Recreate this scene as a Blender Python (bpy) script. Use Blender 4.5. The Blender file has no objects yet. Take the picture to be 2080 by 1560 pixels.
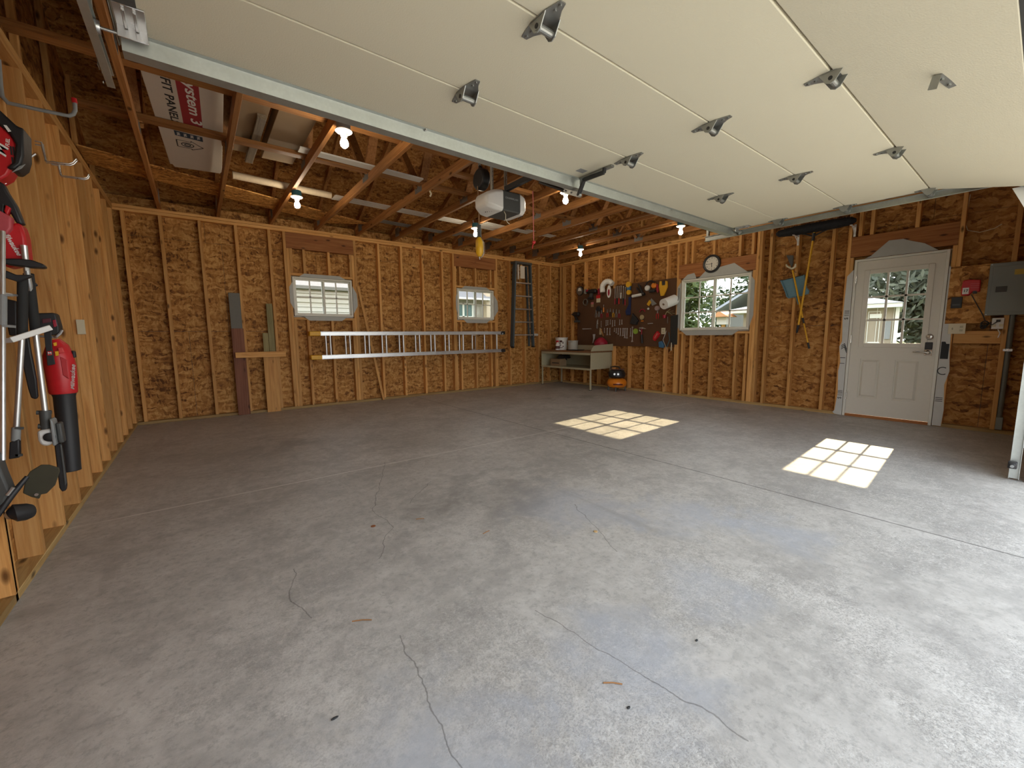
import bpy, bmesh, math, random
from mathutils import Vector, Matrix, Euler
random.seed(7)
SC = bpy.context.scene
COL = SC.collection
W, H, D = 7.583, 2.776, 7.12      # room width, plate height, depth (metres)
pi = math.pi
BASE = {}

# ------------------------------------------------------------------ geometry
class G:
    def __init__(s): s.v = []; s.f = []; s.m = []; s.cur = 0
    def mat(s, i): s.cur = i; return s
    def add(s, vs, fs):
        o = len(s.v); s.v += [tuple(p) for p in vs]
        for f in fs: s.f.append(tuple(i + o for i in f)); s.m.append(s.cur)
        return s
    def box(s, x0, x1, y0, y1, z0, z1):
        x0, x1 = min(x0, x1), max(x0, x1); y0, y1 = min(y0, y1), max(y0, y1); z0, z1 = min(z0, z1), max(z0, z1)
        return s.add([(x0,y0,z0),(x1,y0,z0),(x1,y1,z0),(x0,y1,z0),(x0,y0,z1),(x1,y0,z1),(x1,y1,z1),(x0,y1,z1)],
                     [(0,3,2,1),(4,5,6,7),(0,1,5,4),(1,2,6,5),(2,3,7,6),(3,0,4,7)])
    def beam(s, p0, p1, w, h, up=(0,0,1)):
        p0, p1 = Vector(p0), Vector(p1); d = (p1 - p0).normalized(); u = Vector(up)
        sd = d.cross(u)
        if sd.length < 1e-4: sd = d.cross(Vector((1,0,0)))
        sd.normalize(); u = sd.cross(d).normalized()
        a, b = sd * (w/2), u * (h/2)
        return s.add([p0-a-b, p0+a-b, p0+a+b, p0-a+b, p1-a-b, p1+a-b, p1+a+b, p1-a+b],
                     [(0,1,2,3),(4,7,6,5),(0,4,5,1),(1,5,6,2),(2,6,7,3),(3,7,4,0)])
    def loft(s, rings, cap=True, closed=True):
        n = len(rings[0]); o = len(s.v); vs = [p for r in rings for p in r]; fs = []
        for i in range(len(rings)-1):
            for j in range(n if closed else n-1):
                k = (j+1) % n
                fs.append((i*n+j, i*n+k, (i+1)*n+k, (i+1)*n+j))
        if cap:
            fs.append(tuple(range(n-1, -1, -1))); fs.append(tuple((len(rings)-1)*n + j for j in range(n)))
        return s.add(vs, fs)
    def cyl(s, p0, p1, r0, r1=None, n=16, cap=True):
        return s.tube([p0, p1], [r0, r0 if r1 is None else r1], n, cap)
    def tube(s, pts, r, n=8, cap=True):
        pts = [Vector(p) for p in pts]; rs = r if isinstance(r, (list, tuple)) else [r]*len(pts)
        rings = []; u = None
        for i, p in enumerate(pts):
            if i == 0: d = pts[1]-p
            elif i == len(pts)-1: d = p-pts[i-1]
            else: d = (pts[i+1]-p).normalized() + (p-pts[i-1]).normalized()
            d.normalize()
            if u is None:
                u = d.cross(Vector((0,0,1)))
                if u.length < 1e-3: u = d.cross(Vector((0,1,0)))
            u = (u - d*u.dot(d)).normalized(); w = d.cross(u)
            rings.append([p + (u*math.cos(a) + w*math.sin(a))*rs[i] for a in [2*pi*k/n for k in range(n)]])
        return s.loft(rings, cap)
    def lathe(s, prof, c=(0,0,0), axis='z', n=24):
        rings = []
        for r, h in prof:
            ring = []
            for k in range(n):
                a = 2*pi*k/n; p = (r*math.cos(a), r*math.sin(a), h)
                if axis == 'x': p = (p[2], p[0], p[1])
                elif axis == '-x': p = (-p[2], p[0], -p[1])
                elif axis == 'y': p = (p[1], p[2], p[0])
                elif axis == '-y': p = (-p[1], -p[2], p[0])
                ring.append(Vector(p)+Vector(c))
            rings.append(ring)
        return s.loft(rings)
    def prism(s, poly, axis, a0, a1):
        def P(q, t):
            if axis == 'x': return (t, q[0], q[1])
            if axis == 'y': return (q[0], t, q[1])
            return (q[0], q[1], t)
        return s.loft([[P(q, a0) for q in poly], [P(q, a1) for q in poly]])
    def ball(s, c, r, n=16, m=10, sc=(1,1,1)):
        c = Vector(c); rings = []
        for i in range(m+1):
            t = pi*i/m; rr = max(math.sin(t), 1e-3)
            rings.append([c + Vector((r*rr*math.cos(2*pi*k/n)*sc[0], r*rr*math.sin(2*pi*k/n)*sc[1], r*math.cos(t)*sc[2])) for k in range(n)])
        return s.loft(rings)
    def torus(s, c, R, r, axis='z', n=24, m=8, a0=0, a1=2*pi):
        full = abs(a1-a0-2*pi) < 1e-4
        pts = []
        for k in range(n+1):
            a = a0+(a1-a0)*k/n; p = (R*math.cos(a), R*math.sin(a), 0)
            if axis == 'x': p = (0, p[0], p[1])
            elif axis == 'y': p = (p[0], 0, p[1])
            pts.append(Vector(c)+Vector(p))
        return s.tube(pts, r, m, cap=not full)
    def build(s, name, mats, parent=None, smooth=False, bevel=0, seg=2, kind=None, label=None):
        if not isinstance(mats, (list, tuple)): mats = [mats]
        if parent is not None: b = BASE[parent.name]
        else:
            xs = [p[0] for p in s.v]; ys = [p[1] for p in s.v]; zs = [p[2] for p in s.v]
            b = Vector(((min(xs)+max(xs))/2, (min(ys)+max(ys))/2, min(zs)))
        me = bpy.data.meshes.new(name)
        me.from_pydata([(p[0]-b[0], p[1]-b[1], p[2]-b[2]) for p in s.v], [], s.f)
        for m in mats: me.materials.append(m)
        if len(mats) > 1: me.polygons.foreach_set('material_index', s.m)
        bm = bmesh.new(); bm.from_mesh(me); bmesh.ops.recalc_face_normals(bm, faces=bm.faces); bm.to_mesh(me); bm.free()
        o = bpy.data.objects.new(name, me); COL.objects.link(o)
        if parent is not None: o.parent = parent
        else: o.location = b
        BASE[o.name] = b
        if bevel:
            md = o.modifiers.new('bevel', 'BEVEL'); md.width = bevel; md.segments = seg; md.limit_method = 'ANGLE'; md.angle_limit = 0.6
            md.harden_normals = False
        if smooth or bevel:
            me.shade_smooth()
            try:
                me.set_sharp_from_angle(angle=math.radians(38))
            except Exception: pass
        if kind: o['kind'] = kind
        if label: o['label'] = label
        return o
def root(name, label, cat, loc, group=None):
    o = bpy.data.objects.new(name, None); o.empty_display_size = .1; COL.objects.link(o); o.location = loc
    o['label'] = label; o['category'] = cat
    if group: o['group'] = group
    BASE[o.name] = Vector(loc); return o
def tag(o, label, cat, group=None):
    o['label'] = label; o['category'] = cat
    if group: o['group'] = group
    return o
def struct(o): o['kind'] = 'structure'; return o
def sroot(name, loc):
    o = bpy.data.objects.new(name, None); COL.objects.link(o); o.location = loc; o['kind'] = 'structure'
    BASE[o.name] = Vector(loc); return o
def dup(o, off, parent=None, rot=None):
    c = o.copy(); COL.objects.link(c)
    if parent is not None: c.parent = parent
    c.location = Vector(o.location) + Vector(off)
    if rot: c.rotation_euler = rot
    BASE[c.name] = BASE[o.name] + Vector(off)
    for ch in o.children:
        k = ch.copy(); COL.objects.link(k); k.parent = c; BASE[k.name] = BASE[ch.name] + Vector(off)
        for g2 in ch.children:
            q = g2.copy(); COL.objects.link(q); q.parent = k
    return c
def text(name, s, size, mat, parent, mtx, ext=.0006, shear=0, align='CENTER'):
    cu = bpy.data.curves.new(name, 'FONT'); cu.body = s; cu.size = size; cu.extrude = ext; cu.shear = shear; cu.offset = .02*size
    cu.align_x = align; cu.align_y = 'CENTER'; cu.resolution_u = 3
    t = bpy.data.objects.new(name+'_tmp', cu); COL.objects.link(t)
    dg = bpy.context.evaluated_depsgraph_get(); me = bpy.data.meshes.new_from_object(t.evaluated_get(dg))
    bpy.data.objects.remove(t); me.name = name
    b = BASE[parent.name] if parent is not None else Vector((0,0,0))
    me.transform(Matrix.Translation(-b) @ mtx); me.materials.clear(); me.materials.append(mat)
    o = bpy.data.objects.new(name, me); COL.objects.link(o); o.parent = parent; BASE[o.name] = b
    return o
def frame(o, right, up):
    r, u = Vector(right).normalized(), Vector(up).normalized(); n = r.cross(u)
    return Matrix(((r.x,u.x,n.x,o[0]),(r.y,u.y,n.y,o[1]),(r.z,u.z,n.z,o[2]),(0,0,0,1)))

# ------------------------------------------------------------------ materials
class NT:
    def __init__(s, name):
        s.mt = bpy.data.materials.new(name); s.mt.use_nodes = True; s.t = s.mt.node_tree; s.t.nodes.clear()
        s.out = s.n('ShaderNodeOutputMaterial')
    def n(s, ty, **kw):
        x = s.t.nodes.new(ty)
        for k, v in kw.items(): setattr(x, k, v)
        return x
    def l(s, a, b): s.t.links.new(a, b)
    def put(s, sock, v):
        if hasattr(v, 'is_linked') or isinstance(v, bpy.types.NodeSocket): s.l(v, sock)
        else: sock.default_value = v
    def math(s, op, a, b=None, c=None, clamp=False):
        x = s.n('ShaderNodeMath', operation=op); x.use_clamp = clamp
        for i, v in enumerate((a, b, c)):
            if v is not None: s.put(x.inputs[i], v)
        return x.outputs[0]
    def obj(s):
        return s.n('ShaderNodeTexCoord').outputs['Object']
    def map(s, vec, scale=(1,1,1), loc=(0,0,0), rot=(0,0,0)):
        x = s.n('ShaderNodeMapping'); s.l(vec, x.inputs[0]); s.put(x.inputs['Location'], loc); x.inputs['Scale'].default_value = scale; x.inputs['Rotation'].default_value = rot
        return x.outputs[0]
    def noise(s, vec, scale=5, detail=4, rough=.55, dist=0):
        x = s.n('ShaderNodeTexNoise'); s.l(vec, x.inputs['Vector']); x.inputs['Scale'].default_value = scale
        x.inputs['Detail'].default_value = detail; x.inputs['Roughness'].default_value = rough; x.inputs['Distortion'].default_value = dist
        return x.outputs[0]
    def vor(s, vec, scale=5, feature='F1', rand=1):
        x = s.n('ShaderNodeTexVoronoi', feature=feature); s.l(vec, x.inputs['Vector']); x.inputs['Scale'].default_value = scale
        x.inputs['Randomness'].default_value = rand
        return x
    def ramp(s, fac, stops, interp='LINEAR'):
        x = s.n('ShaderNodeValToRGB'); s.put(x.inputs[0], fac); r = x.color_ramp; r.interpolation = interp
        while len(r.elements) < len(stops): r.elements.new(.5)
        for e, (p, c) in zip(r.elements, stops):
            e.position = p; e.color = (c, c, c, 1) if isinstance(c, (int, float)) else (*c, 1)
        return x.outputs[0]
    def mix(s, fac, a, b, mode='MIX'):
        x = s.n('ShaderNodeMix', data_type='RGBA', blend_type=mode); x.clamp_factor = True
        s.put(x.inputs[0], fac)
        s.put(x.inputs[6], (*a, 1) if isinstance(a, tuple) else a); s.put(x.inputs[7], (*b, 1) if isinstance(b, tuple) else b)
        return x.outputs[2]
    def bsdf(s, col, rough=.6, metal=0, bump=None, bstr=.2, bdist=.01, spec=.5, coat=0):
        x = s.n('ShaderNodeBsdfPrincipled')
        s.put(x.inputs['Base Color'], (*col, 1) if isinstance(col, tuple) else col)
        s.put(x.inputs['Roughness'], rough); s.put(x.inputs['Metallic'], metal); x.inputs['Specular IOR Level'].default_value = spec
        x.inputs['Coat Weight'].default_value = coat
        if bump is not None:
            bp = s.n('ShaderNodeBump'); bp.inputs['Strength'].default_value = bstr; bp.inputs['Distance'].default_value = bdist
            s.l(bump, bp.inputs['Height']); s.l(bp.outputs[0], x.inputs['Normal'])
        s.l(x.outputs[0], s.out.inputs[0]); return x
    def rnd(s): return s.n('ShaderNodeObjectInfo').outputs['Random']

def plain(name, col, rough=.5, metal=0, var=.12, nscale=30, spec=.5, coat=0):
    m = NT(name); nz = m.noise(m.obj(), nscale, 3)
    c = m.mix(nz, tuple(k*(1-var) for k in col), tuple(min(1, k*(1+var)) for k in col))
    r = m.math('ADD', m.math('MULTIPLY', nz, .15), rough-.07)
    m.bsdf(c, r, metal, spec=spec, coat=coat); return m.mt
def lumber(name, axis, light, mid, dark, knots=.5):
    m = NT(name); o = m.obj()
    off = m.n('ShaderNodeVectorMath', operation='ADD'); m.l(o, off.inputs[0])
    cb = m.n('ShaderNodeCombineXYZ'); r = m.rnd()
    for i in range(3): m.l(m.math('MULTIPLY', r, 37.0+13*i), cb.inputs[i])
    m.l(cb.outputs[0], off.inputs[1]); v = off.outputs[0]
    sc = [26, 26, 26]; sc['xyz'.index(axis)] = 1.3
    g = m.noise(m.map(v, tuple(sc)), 1.0, 5, .6, 1.2)
    sc2 = [90, 90, 90]; sc2['xyz'.index(axis)] = 3
    fine = m.noise(m.map(v, tuple(sc2)), 1.0, 3, .6)
    c = m.ramp(g, [(.28, dark), (.45, mid), (.68, light)])
    c = m.mix(m.ramp(fine, [(.35, .35), (.6, 0)]), c, dark)
    sk = [13, 13, 13]; sk['xyz'.index(axis)] = 5
    vo = m.vor(m.map(v, tuple(sk)), 1.0)
    kn = m.ramp(vo.outputs['Distance'], [(.06, 1), (.12, .75), (.22, 0)])
    sep = m.n('ShaderNodeSeparateColor'); m.l(vo.outputs['Color'], sep.inputs[0])
    kn = m.math('MULTIPLY', kn, m.math('GREATER_THAN', sep.outputs[0], 1-knots))
    c = m.mix(kn, c, tuple(k*.32 for k in dark))
    br = m.math('ADD', m.math('MULTIPLY', r, .4), .8)
    hsv = m.n('ShaderNodeHueSaturation'); m.l(c, hsv.inputs['Color']); m.l(br, hsv.inputs['Value'])
    m.bsdf(hsv.outputs[0], .62, bump=fine, bstr=.15, bdist=.004, spec=.3); return m.mt
def osb(name, scale, tint=(1,1,1), deep=1.0):
    m = NT(name); o = m.obj()
    wob = m.noise(o, 3.0, 3); dv = m.n('ShaderNodeVectorMath', operation='MULTIPLY_ADD'); 
    nv = m.n('ShaderNodeTexNoise'); m.l(o, nv.inputs['Vector']); nv.inputs['Scale'].default_value = 7; nv.inputs['Detail'].default_value = 3
    m.l(nv.outputs['Color'], dv.inputs[0]); dv.inputs[1].default_value = (.13,.13,.13); m.l(o, dv.inputs[2])
    v1 = m.vor(m.map(dv.outputs[0], scale), 1.0)
    v2 = m.vor(m.map(dv.outputs[0], tuple(k*1.25+6 for k in reversed(scale)), (3,5,7), (.5,.6,.4)), 1.0)
    s1 = m.n('ShaderNodeSeparateColor'); m.l(v1.outputs['Color'], s1.inputs[0])
    s2 = m.n('ShaderNodeSeparateColor'); m.l(v2.outputs['Color'], s2.inputs[0])
    gr = m.noise(m.map(dv.outputs[0], tuple(k*3.2 for k in scale)), 1.0, 4, .65)
    val = m.math('ADD', m.math('MULTIPLY', s1.outputs[0], .34), m.math('ADD', m.math('MULTIPLY', s2.outputs[1], .26), m.math('MULTIPLY', gr, .42)))
    val = m.math('ADD', val, m.math('MULTIPLY', m.math('SUBTRACT', m.noise(o, 1.3, 3), .5), .35))
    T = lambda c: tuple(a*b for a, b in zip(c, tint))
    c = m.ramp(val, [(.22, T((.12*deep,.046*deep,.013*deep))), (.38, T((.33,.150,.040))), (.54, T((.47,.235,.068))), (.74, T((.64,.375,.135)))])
    dk = m.ramp(m.noise(m.map(dv.outputs[0], tuple(k*.55+3 for k in scale), (9,2,4)), 1.0, 4, .7), [(.655, 0), (.72, 1)])
    c = m.mix(m.math('MULTIPLY', dk, .75), c, T((.05,.016,.006)))
    m.bsdf(c, .68, bump=val, bstr=.25, bdist=.006, spec=.25); return m.mt
def metal(name, col=(.55,.57,.56), rough=.38, spang=True):
    m = NT(name); o = m.obj(); nz = m.noise(o, 14, 4)
    c = m.mix(nz, tuple(k*.72 for k in col), col)
    if spang:
        v = m.vor(o, 70); c = m.mix(m.math('MULTIPLY', v.outputs['Distance'], .25), c, tuple(k*.6 for k in col))
    m.bsdf(c, m.math('ADD', m.math('MULTIPLY', nz, .25), rough-.1), .85); return m.mt
def emit(name, col, st):
    m = NT(name); e = m.n('ShaderNodeEmission'); e.inputs[0].default_value = (*col, 1); e.inputs[1].default_value = st
    m.l(e.outputs[0], m.out.inputs[0]); return m.mt
def glass(name, tint=(.97,.98,.97)):
    m = NT(name); t = m.n('ShaderNodeBsdfTransparent'); t.inputs[0].default_value = (*tint, 1)
    g = m.n('ShaderNodeBsdfGlossy'); g.inputs['Roughness'].default_value = .02
    fr = m.n('ShaderNodeFresnel'); fr.inputs[0].default_value = 1.45
    mx = m.n('ShaderNodeMixShader'); m.l(m.math('MULTIPLY', fr.outputs[0], .7), mx.inputs[0]); m.l(t.outputs[0], mx.inputs[1]); m.l(g.outputs[0], mx.inputs[2])
    m.l(mx.outputs[0], m.out.inputs[0]); return m.mt
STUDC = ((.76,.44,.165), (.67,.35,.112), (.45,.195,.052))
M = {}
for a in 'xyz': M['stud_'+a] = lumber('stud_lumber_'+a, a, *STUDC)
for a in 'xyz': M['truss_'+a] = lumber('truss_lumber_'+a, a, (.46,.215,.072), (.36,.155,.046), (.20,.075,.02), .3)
for a in 'xy': M['treated_'+a] = lumber('treated_lumber_'+a, a, (.52,.37,.16), (.42,.27,.105), (.27,.16,.06), .3)
M['treated_z'] = lumber('green_treated_lumber', 'z', (.34,.30,.15), (.27,.23,.105), (.17,.14,.06), .4)
M['red_z'] = lumber('reddish_board', 'z', (.34,.145,.085), (.27,.105,.06), (.17,.06,.03), .3)
M['pine_z'] = lumber('clear_pine_board', 'z', (.62,.35,.12), (.54,.28,.09), (.38,.17,.05), .25)
M['header_x'] = lumber('header_lumber_x', 'x', (.42,.18,.06), (.34,.13,.04), (.2,.065,.018), .4)
M['header_y'] = lumber('header_lumber_y', 'y', (.42,.18,.06), (.34,.13,.04), (.2,.065,.018), .4)
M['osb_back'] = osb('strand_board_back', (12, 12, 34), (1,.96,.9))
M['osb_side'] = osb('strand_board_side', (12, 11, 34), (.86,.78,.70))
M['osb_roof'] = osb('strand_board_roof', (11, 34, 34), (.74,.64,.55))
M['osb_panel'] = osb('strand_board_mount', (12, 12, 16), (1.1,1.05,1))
M['galv'] = metal('galvanised_steel', (.62,.65,.62), .42)
M['steel'] = metal('bright_steel', (.72,.72,.72), .28, False)
M['hinge'] = metal('zinc_hinge_steel', (.42,.43,.42), .40, False)
M['alu'] = metal('brushed_aluminium', (.80,.81,.82), .32, False)
M['plate'] = metal('truss_plate_steel', (.34,.33,.31), .5)
M['chrome'] = metal('satin_nickel', (.66,.62,.56), .25, False)
M['vinyl'] = plain('white_vinyl', (.80,.79,.72), .45, var=.03)
M['doorw'] = plain('white_door_paint', (.74,.71,.63), .45, var=.03)
M['black'] = plain('black_plastic', (.018,.018,.020), .45)
M['rubber'] = plain('black_rubber', (.02,.02,.02), .8)
M['dark'] = plain('charcoal_plastic', (.07,.072,.07), .5)
M['grey'] = plain('grey_plastic', (.26,.27,.27), .5)
M['white'] = plain('white_plastic', (.80,.79,.76), .4, var=.03)
M['ivory'] = plain('ivory_plastic', (.72,.66,.48), .4, var=.03)
M['red'] = plain('red_plastic', (.56,.016,.022), .38)
M['darkred'] = plain('dark_red_plastic', (.34,.012,.035), .45)
M['yellow'] = plain('yellow_plastic', (.78,.42,.015), .42)
M['orange'] = plain('orange_paint', (.80,.24,.012), .32, coat=.3)
M['blue'] = plain('blue_plastic', (.05,.16,.30), .45)
M['navy'] = plain('navy_fabric', (.015,.025,.09), .8)
M['teal'] = plain('teal_box_plastic', (.03,.14,.17), .5)
M['green'] = plain('lime_green_plastic', (.28,.42,.05), .5)
M['dustpan'] = plain('blue_grey_plastic', (.13,.26,.33), .5)
M['paper'] = plain('white_paper', (.86,.85,.82), .85, var=.03)
M['card'] = plain('brown_cardboard', (.30,.20,.11), .85, var=.12, nscale=6)
M['whitecard'] = plain('white_cardboard', (.70,.64,.55), .8, var=.05, nscale=6)
M['flash'] = plain('grey_window_flashing', (.46,.47,.45), .5, var=.10, nscale=9)
M['wrap'] = plain('white_house_wrap', (.62,.63,.61), .6, var=.06, nscale=14)
M['ink'] = plain('black_ink', (.02,.022,.025), .7)
M['beige'] = plain('beige_enamel', (.50,.46,.31), .42, var=.05)
M['wood_top'] = lumber('bench_top_wood', 'y', (.30,.155,.07), (.23,.11,.048), (.14,.06,.026), .1)
M['hardboard'] = plain('brown_hardboard', (.115,.058,.030), .75, var=.10, nscale=12)
M['panel_grey'] = plain('grey_panel_enamel', (.235,.26,.245), .45, var=.05, nscale=8)
M['fibre'] = plain('blue_grey_fibreglass', (.075,.105,.125), .5, var=.15)
M['greypaint'] = plain('grey_painted_board', (.15,.145,.125), .6)
M['siding'] = plain('white_vinyl_siding', (.66,.63,.57), .55, var=.03)
M['tan_pipe'] = plain('tan_plastic_pipe', (.62,.49,.33), .5)
M['cord'] = plain('tan_cord', (.42,.27,.14), .6)
M['redcord'] = plain('red_cord', (.60,.16,.14), .7)
M['glass'] = glass('window_glass')
M['bulb'] = emit('lit_bulb', (1.0,.87,.66), 75.0)

# ------------------------------------------------------------------ floor
def seg_mask(m, o, p0, p1, w, wob):
    sx = m.n('ShaderNodeSeparateXYZ'); m.l(wob, sx.inputs[0])
    dx, dy = p1[0]-p0[0], p1[1]-p0[1]; L2 = dx*dx+dy*dy
    ax = m.math('SUBTRACT', sx.outputs[0], p0[0]); ay = m.math('SUBTRACT', sx.outputs[1], p0[1])
    t = m.math('DIVIDE', m.math('ADD', m.math('MULTIPLY', ax, dx), m.math('MULTIPLY', ay, dy)), L2, clamp=True)
    ex = m.math('SUBTRACT', ax, m.math('MULTIPLY', t, dx)); ey = m.math('SUBTRACT', ay, m.math('MULTIPLY', t, dy))
    d = m.math('SQRT', m.math('ADD', m.math('MULTIPLY', ex, ex), m.math('MULTIPLY', ey, ey)))
    return m.math('SUBTRACT', 1.0, m.math('DIVIDE', d, w, clamp=True))
def floor_mat():
    m = NT('trowelled_concrete'); o = m.obj()
    ad = m.n('ShaderNodeVectorMath', operation='ADD'); m.l(o, ad.inputs[0]); ad.inputs[1].default_value = (W/2, -3.45, 0); o = ad.outputs[0]
    big = m.noise(o, .75, 4, .6, .6); mid = m.noise(o, 3.1, 5, .65, .4); fine = m.noise(o, 60, 4, .75); grit = m.noise(o, 170, 2, .6)
    c = m.ramp(big, [(.3, (.40,.388,.365)), (.5, (.49,.475,.45)), (.7, (.56,.545,.52))])
    c = m.mix(m.ramp(mid, [(.38, .55), (.55, 0)]), c, (.30,.292,.28))
    # scattered dark pores, denser toward the door opening where the surface is scaled
    sx = m.n('ShaderNodeSeparateXYZ'); m.l(o, sx.inputs[0])
    near = m.math('MULTIPLY', m.math('SUBTRACT', -4.2, sx.outputs[1], clamp=False), .42, clamp=True)
    scal = m.math('MULTIPLY', m.ramp(m.noise(o, 1.7, 3, .6), [(.42, 0), (.56, 1)]), near)
    por = m.ramp(grit, [(.40, 1), (.52, 0)])
    c = m.mix(m.math('MULTIPLY', m.math('MULTIPLY', por, scal), .55), c, (.20,.195,.185))
    pale = m.ramp(fine, [(.52, 0), (.62, 1)])
    c = m.mix(m.math('MULTIPLY', m.math('MULTIPLY', pale, scal), .55), c, (.68,.67,.64))
    m2 = m.noise(o, 14, 5, .7, .3); c = m.mix(m.ramp(m2, [(.34, .42), (.52, 0)]), c, (.29,.28,.265)); c = m.mix(m.ramp(m2, [(.54, 0), (.72, .40)]), c, (.66,.65,.62))
    m3 = m.noise(m.map(o, (1,1,1), (4,2,0)), 42, 4, .75); c = m.mix(m.ramp(m3, [(.33, .5), (.48, 0)]), c, (.25,.245,.235))
    # blue-grey polished stains
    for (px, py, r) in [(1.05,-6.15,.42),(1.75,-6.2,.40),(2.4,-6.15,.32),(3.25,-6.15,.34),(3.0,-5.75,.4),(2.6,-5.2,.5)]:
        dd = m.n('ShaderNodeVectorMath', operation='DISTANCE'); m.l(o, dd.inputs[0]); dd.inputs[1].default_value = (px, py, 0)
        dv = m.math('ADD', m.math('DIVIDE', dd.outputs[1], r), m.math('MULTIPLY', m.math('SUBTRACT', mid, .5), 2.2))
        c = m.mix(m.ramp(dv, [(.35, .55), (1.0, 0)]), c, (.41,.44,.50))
    # dark oily stains
    for (px, py, r) in [(6.9,-4.25,.34),(6.6,-4.0,.16),(3.53,-.66,.22),(5.64,-1.76,.26),(5.95,-1.8,.22),(6.25,-2.0,.26),(5.3,-2.2,.24),(1.35,-2.2,.3),(2.35,-4.75,.45),(1.7,-4.6,.3)]:
        dd = m.n('ShaderNodeVectorMath', operation='DISTANCE'); m.l(o, dd.inputs[0]); dd.inputs[1].default_value = (px, py, 0)
        dv = m.math('ADD', m.math('DIVIDE', dd.outputs[1], r), m.math('MULTIPLY', m.math('SUBTRACT', mid, .5), 3.0))
        c = m.mix(m.ramp(dv, [(.3, .42), (1.0, 0)]), c, (.19,.182,.17))
    # tyre scuffs (long soft streaks)
    st = m.noise(m.map(o, (5.5, .55, 1), rot=(0,0,.5)), 1.0, 5, .65, .5)
    c = m.mix(m.ramp(st, [(.56, 0), (.72, .30)]), c, (.27,.26,.25))
    # control joints
    nv = m.n('ShaderNodeTexNoise'); m.l(o, nv.inputs['Vector']); nv.inputs['Scale'].default_value = 5; nv.inputs['Detail'].default_value = 4
    wb = m.n('ShaderNodeVectorMath', operation='MULTIPLY_ADD'); m.l(nv.outputs['Color'], wb.inputs[0]); wb.inputs[1].default_value = (.10,.10,0); m.l(o, wb.inputs[2])
    sb = m.n('ShaderNodeVectorMath', operation='SUBTRACT'); m.l(wb.outputs[0], sb.inputs[0]); sb.inputs[1].default_value = (.05,.05,0); wob = sb.outputs[0]
    j = m.math('ABSOLUTE', m.math('SUBTRACT', sx.outputs[0], 3.86))
    c = m.mix(m.ramp(j, [(.0035, .85), (.006, 0)]), c, (.05,.048,.045))
    j2 = m.math('ABSOLUTE', m.math('SUBTRACT', sx.outputs[1], -3.56))
    gap = m.ramp(m.noise(o, 1.6, 2), [(.36, 0), (.48, 1)])
    c = m.mix(m.math('MULTIPLY', m.ramp(j2, [(.004, .8), (.010, 0)]), gap), c, (.72,.71,.68))
    for a, b in [((1.95,-3.5),(1.52,-4.45)),((1.52,-4.45),(1.53,-4.76)),((1.53,-4.76),(1.34,-5.02)),((.99,-4.88),(.93,-5.15)),((.93,-5.15),(.98,-5.32)),
                 ((1.22,-5.65),(1.15,-6.21)),((1.71,-5.83),(1.82,-6.6)),((2.6,-5.2),(2.35,-5.75)),((2.05,-4.2),(1.75,-4.5))]:
        k = seg_mask(m, o, a, b, .0035, wob)
        c = m.mix(m.ramp(k, [(.1, 0), (.6, .55)]), c, (.09,.085,.08))
    # tyre tread prints
    for (px, py, ang) in [(2.648,-6.043,.5),(1.926,-6.161,.5),(2.47,-4.9,.7),(1.82,-5.02,.8),(1.344,-5.457,.8)]:
        mp = m.map(o, (1,1,1)); sh = m.n('ShaderNodeVectorMath', operation='SUBTRACT'); m.l(o, sh.inputs[0]); sh.inputs[1].default_value = (px, py, 0)
        q = m.map(sh.outputs[0], (1,1,1), rot=(0,0,ang))
        br = m.n('ShaderNodeTexBrick'); m.l(q, br.inputs[0]); br.inputs['Scale'].default_value = 14; br.inputs['Mortar Size'].default_value = .03
        br.inputs[1].default_value = (1,1,1,1); br.inputs[2].default_value = (.4,.4,.4,1); br.inputs[3].default_value = (0,0,0,1)
        ln = m.n('ShaderNodeVectorMath', operation='LENGTH'); m.l(sh.outputs[0], ln.inputs[0])
        f = m.math('MULTIPLY', m.ramp(ln.outputs[1], [(.05, .5), (.085, 0)]), br.outputs[0])
        c = m.mix(m.math('MULTIPLY', f, m.ramp(fine, [(.4, .4), (.6, 1)])), c, (.10,.098,.095))
    hgt = m.math('ADD', m.math('MULTIPLY', fine, .5), m.math('MULTIPLY', m.math('MULTIPLY', grit, scal), 1.2))
    m.bsdf(c, m.math('ADD', m.math('MULTIPLY', mid, .25), .38), bump=hgt, bstr=.22, bdist=.006, spec=.4)
    return m.mt
M['floor'] = floor_mat()
struct(G().box(-.25, W+.25, -7.4, .3, -.15, 0).build('floor', M['floor']))

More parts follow.
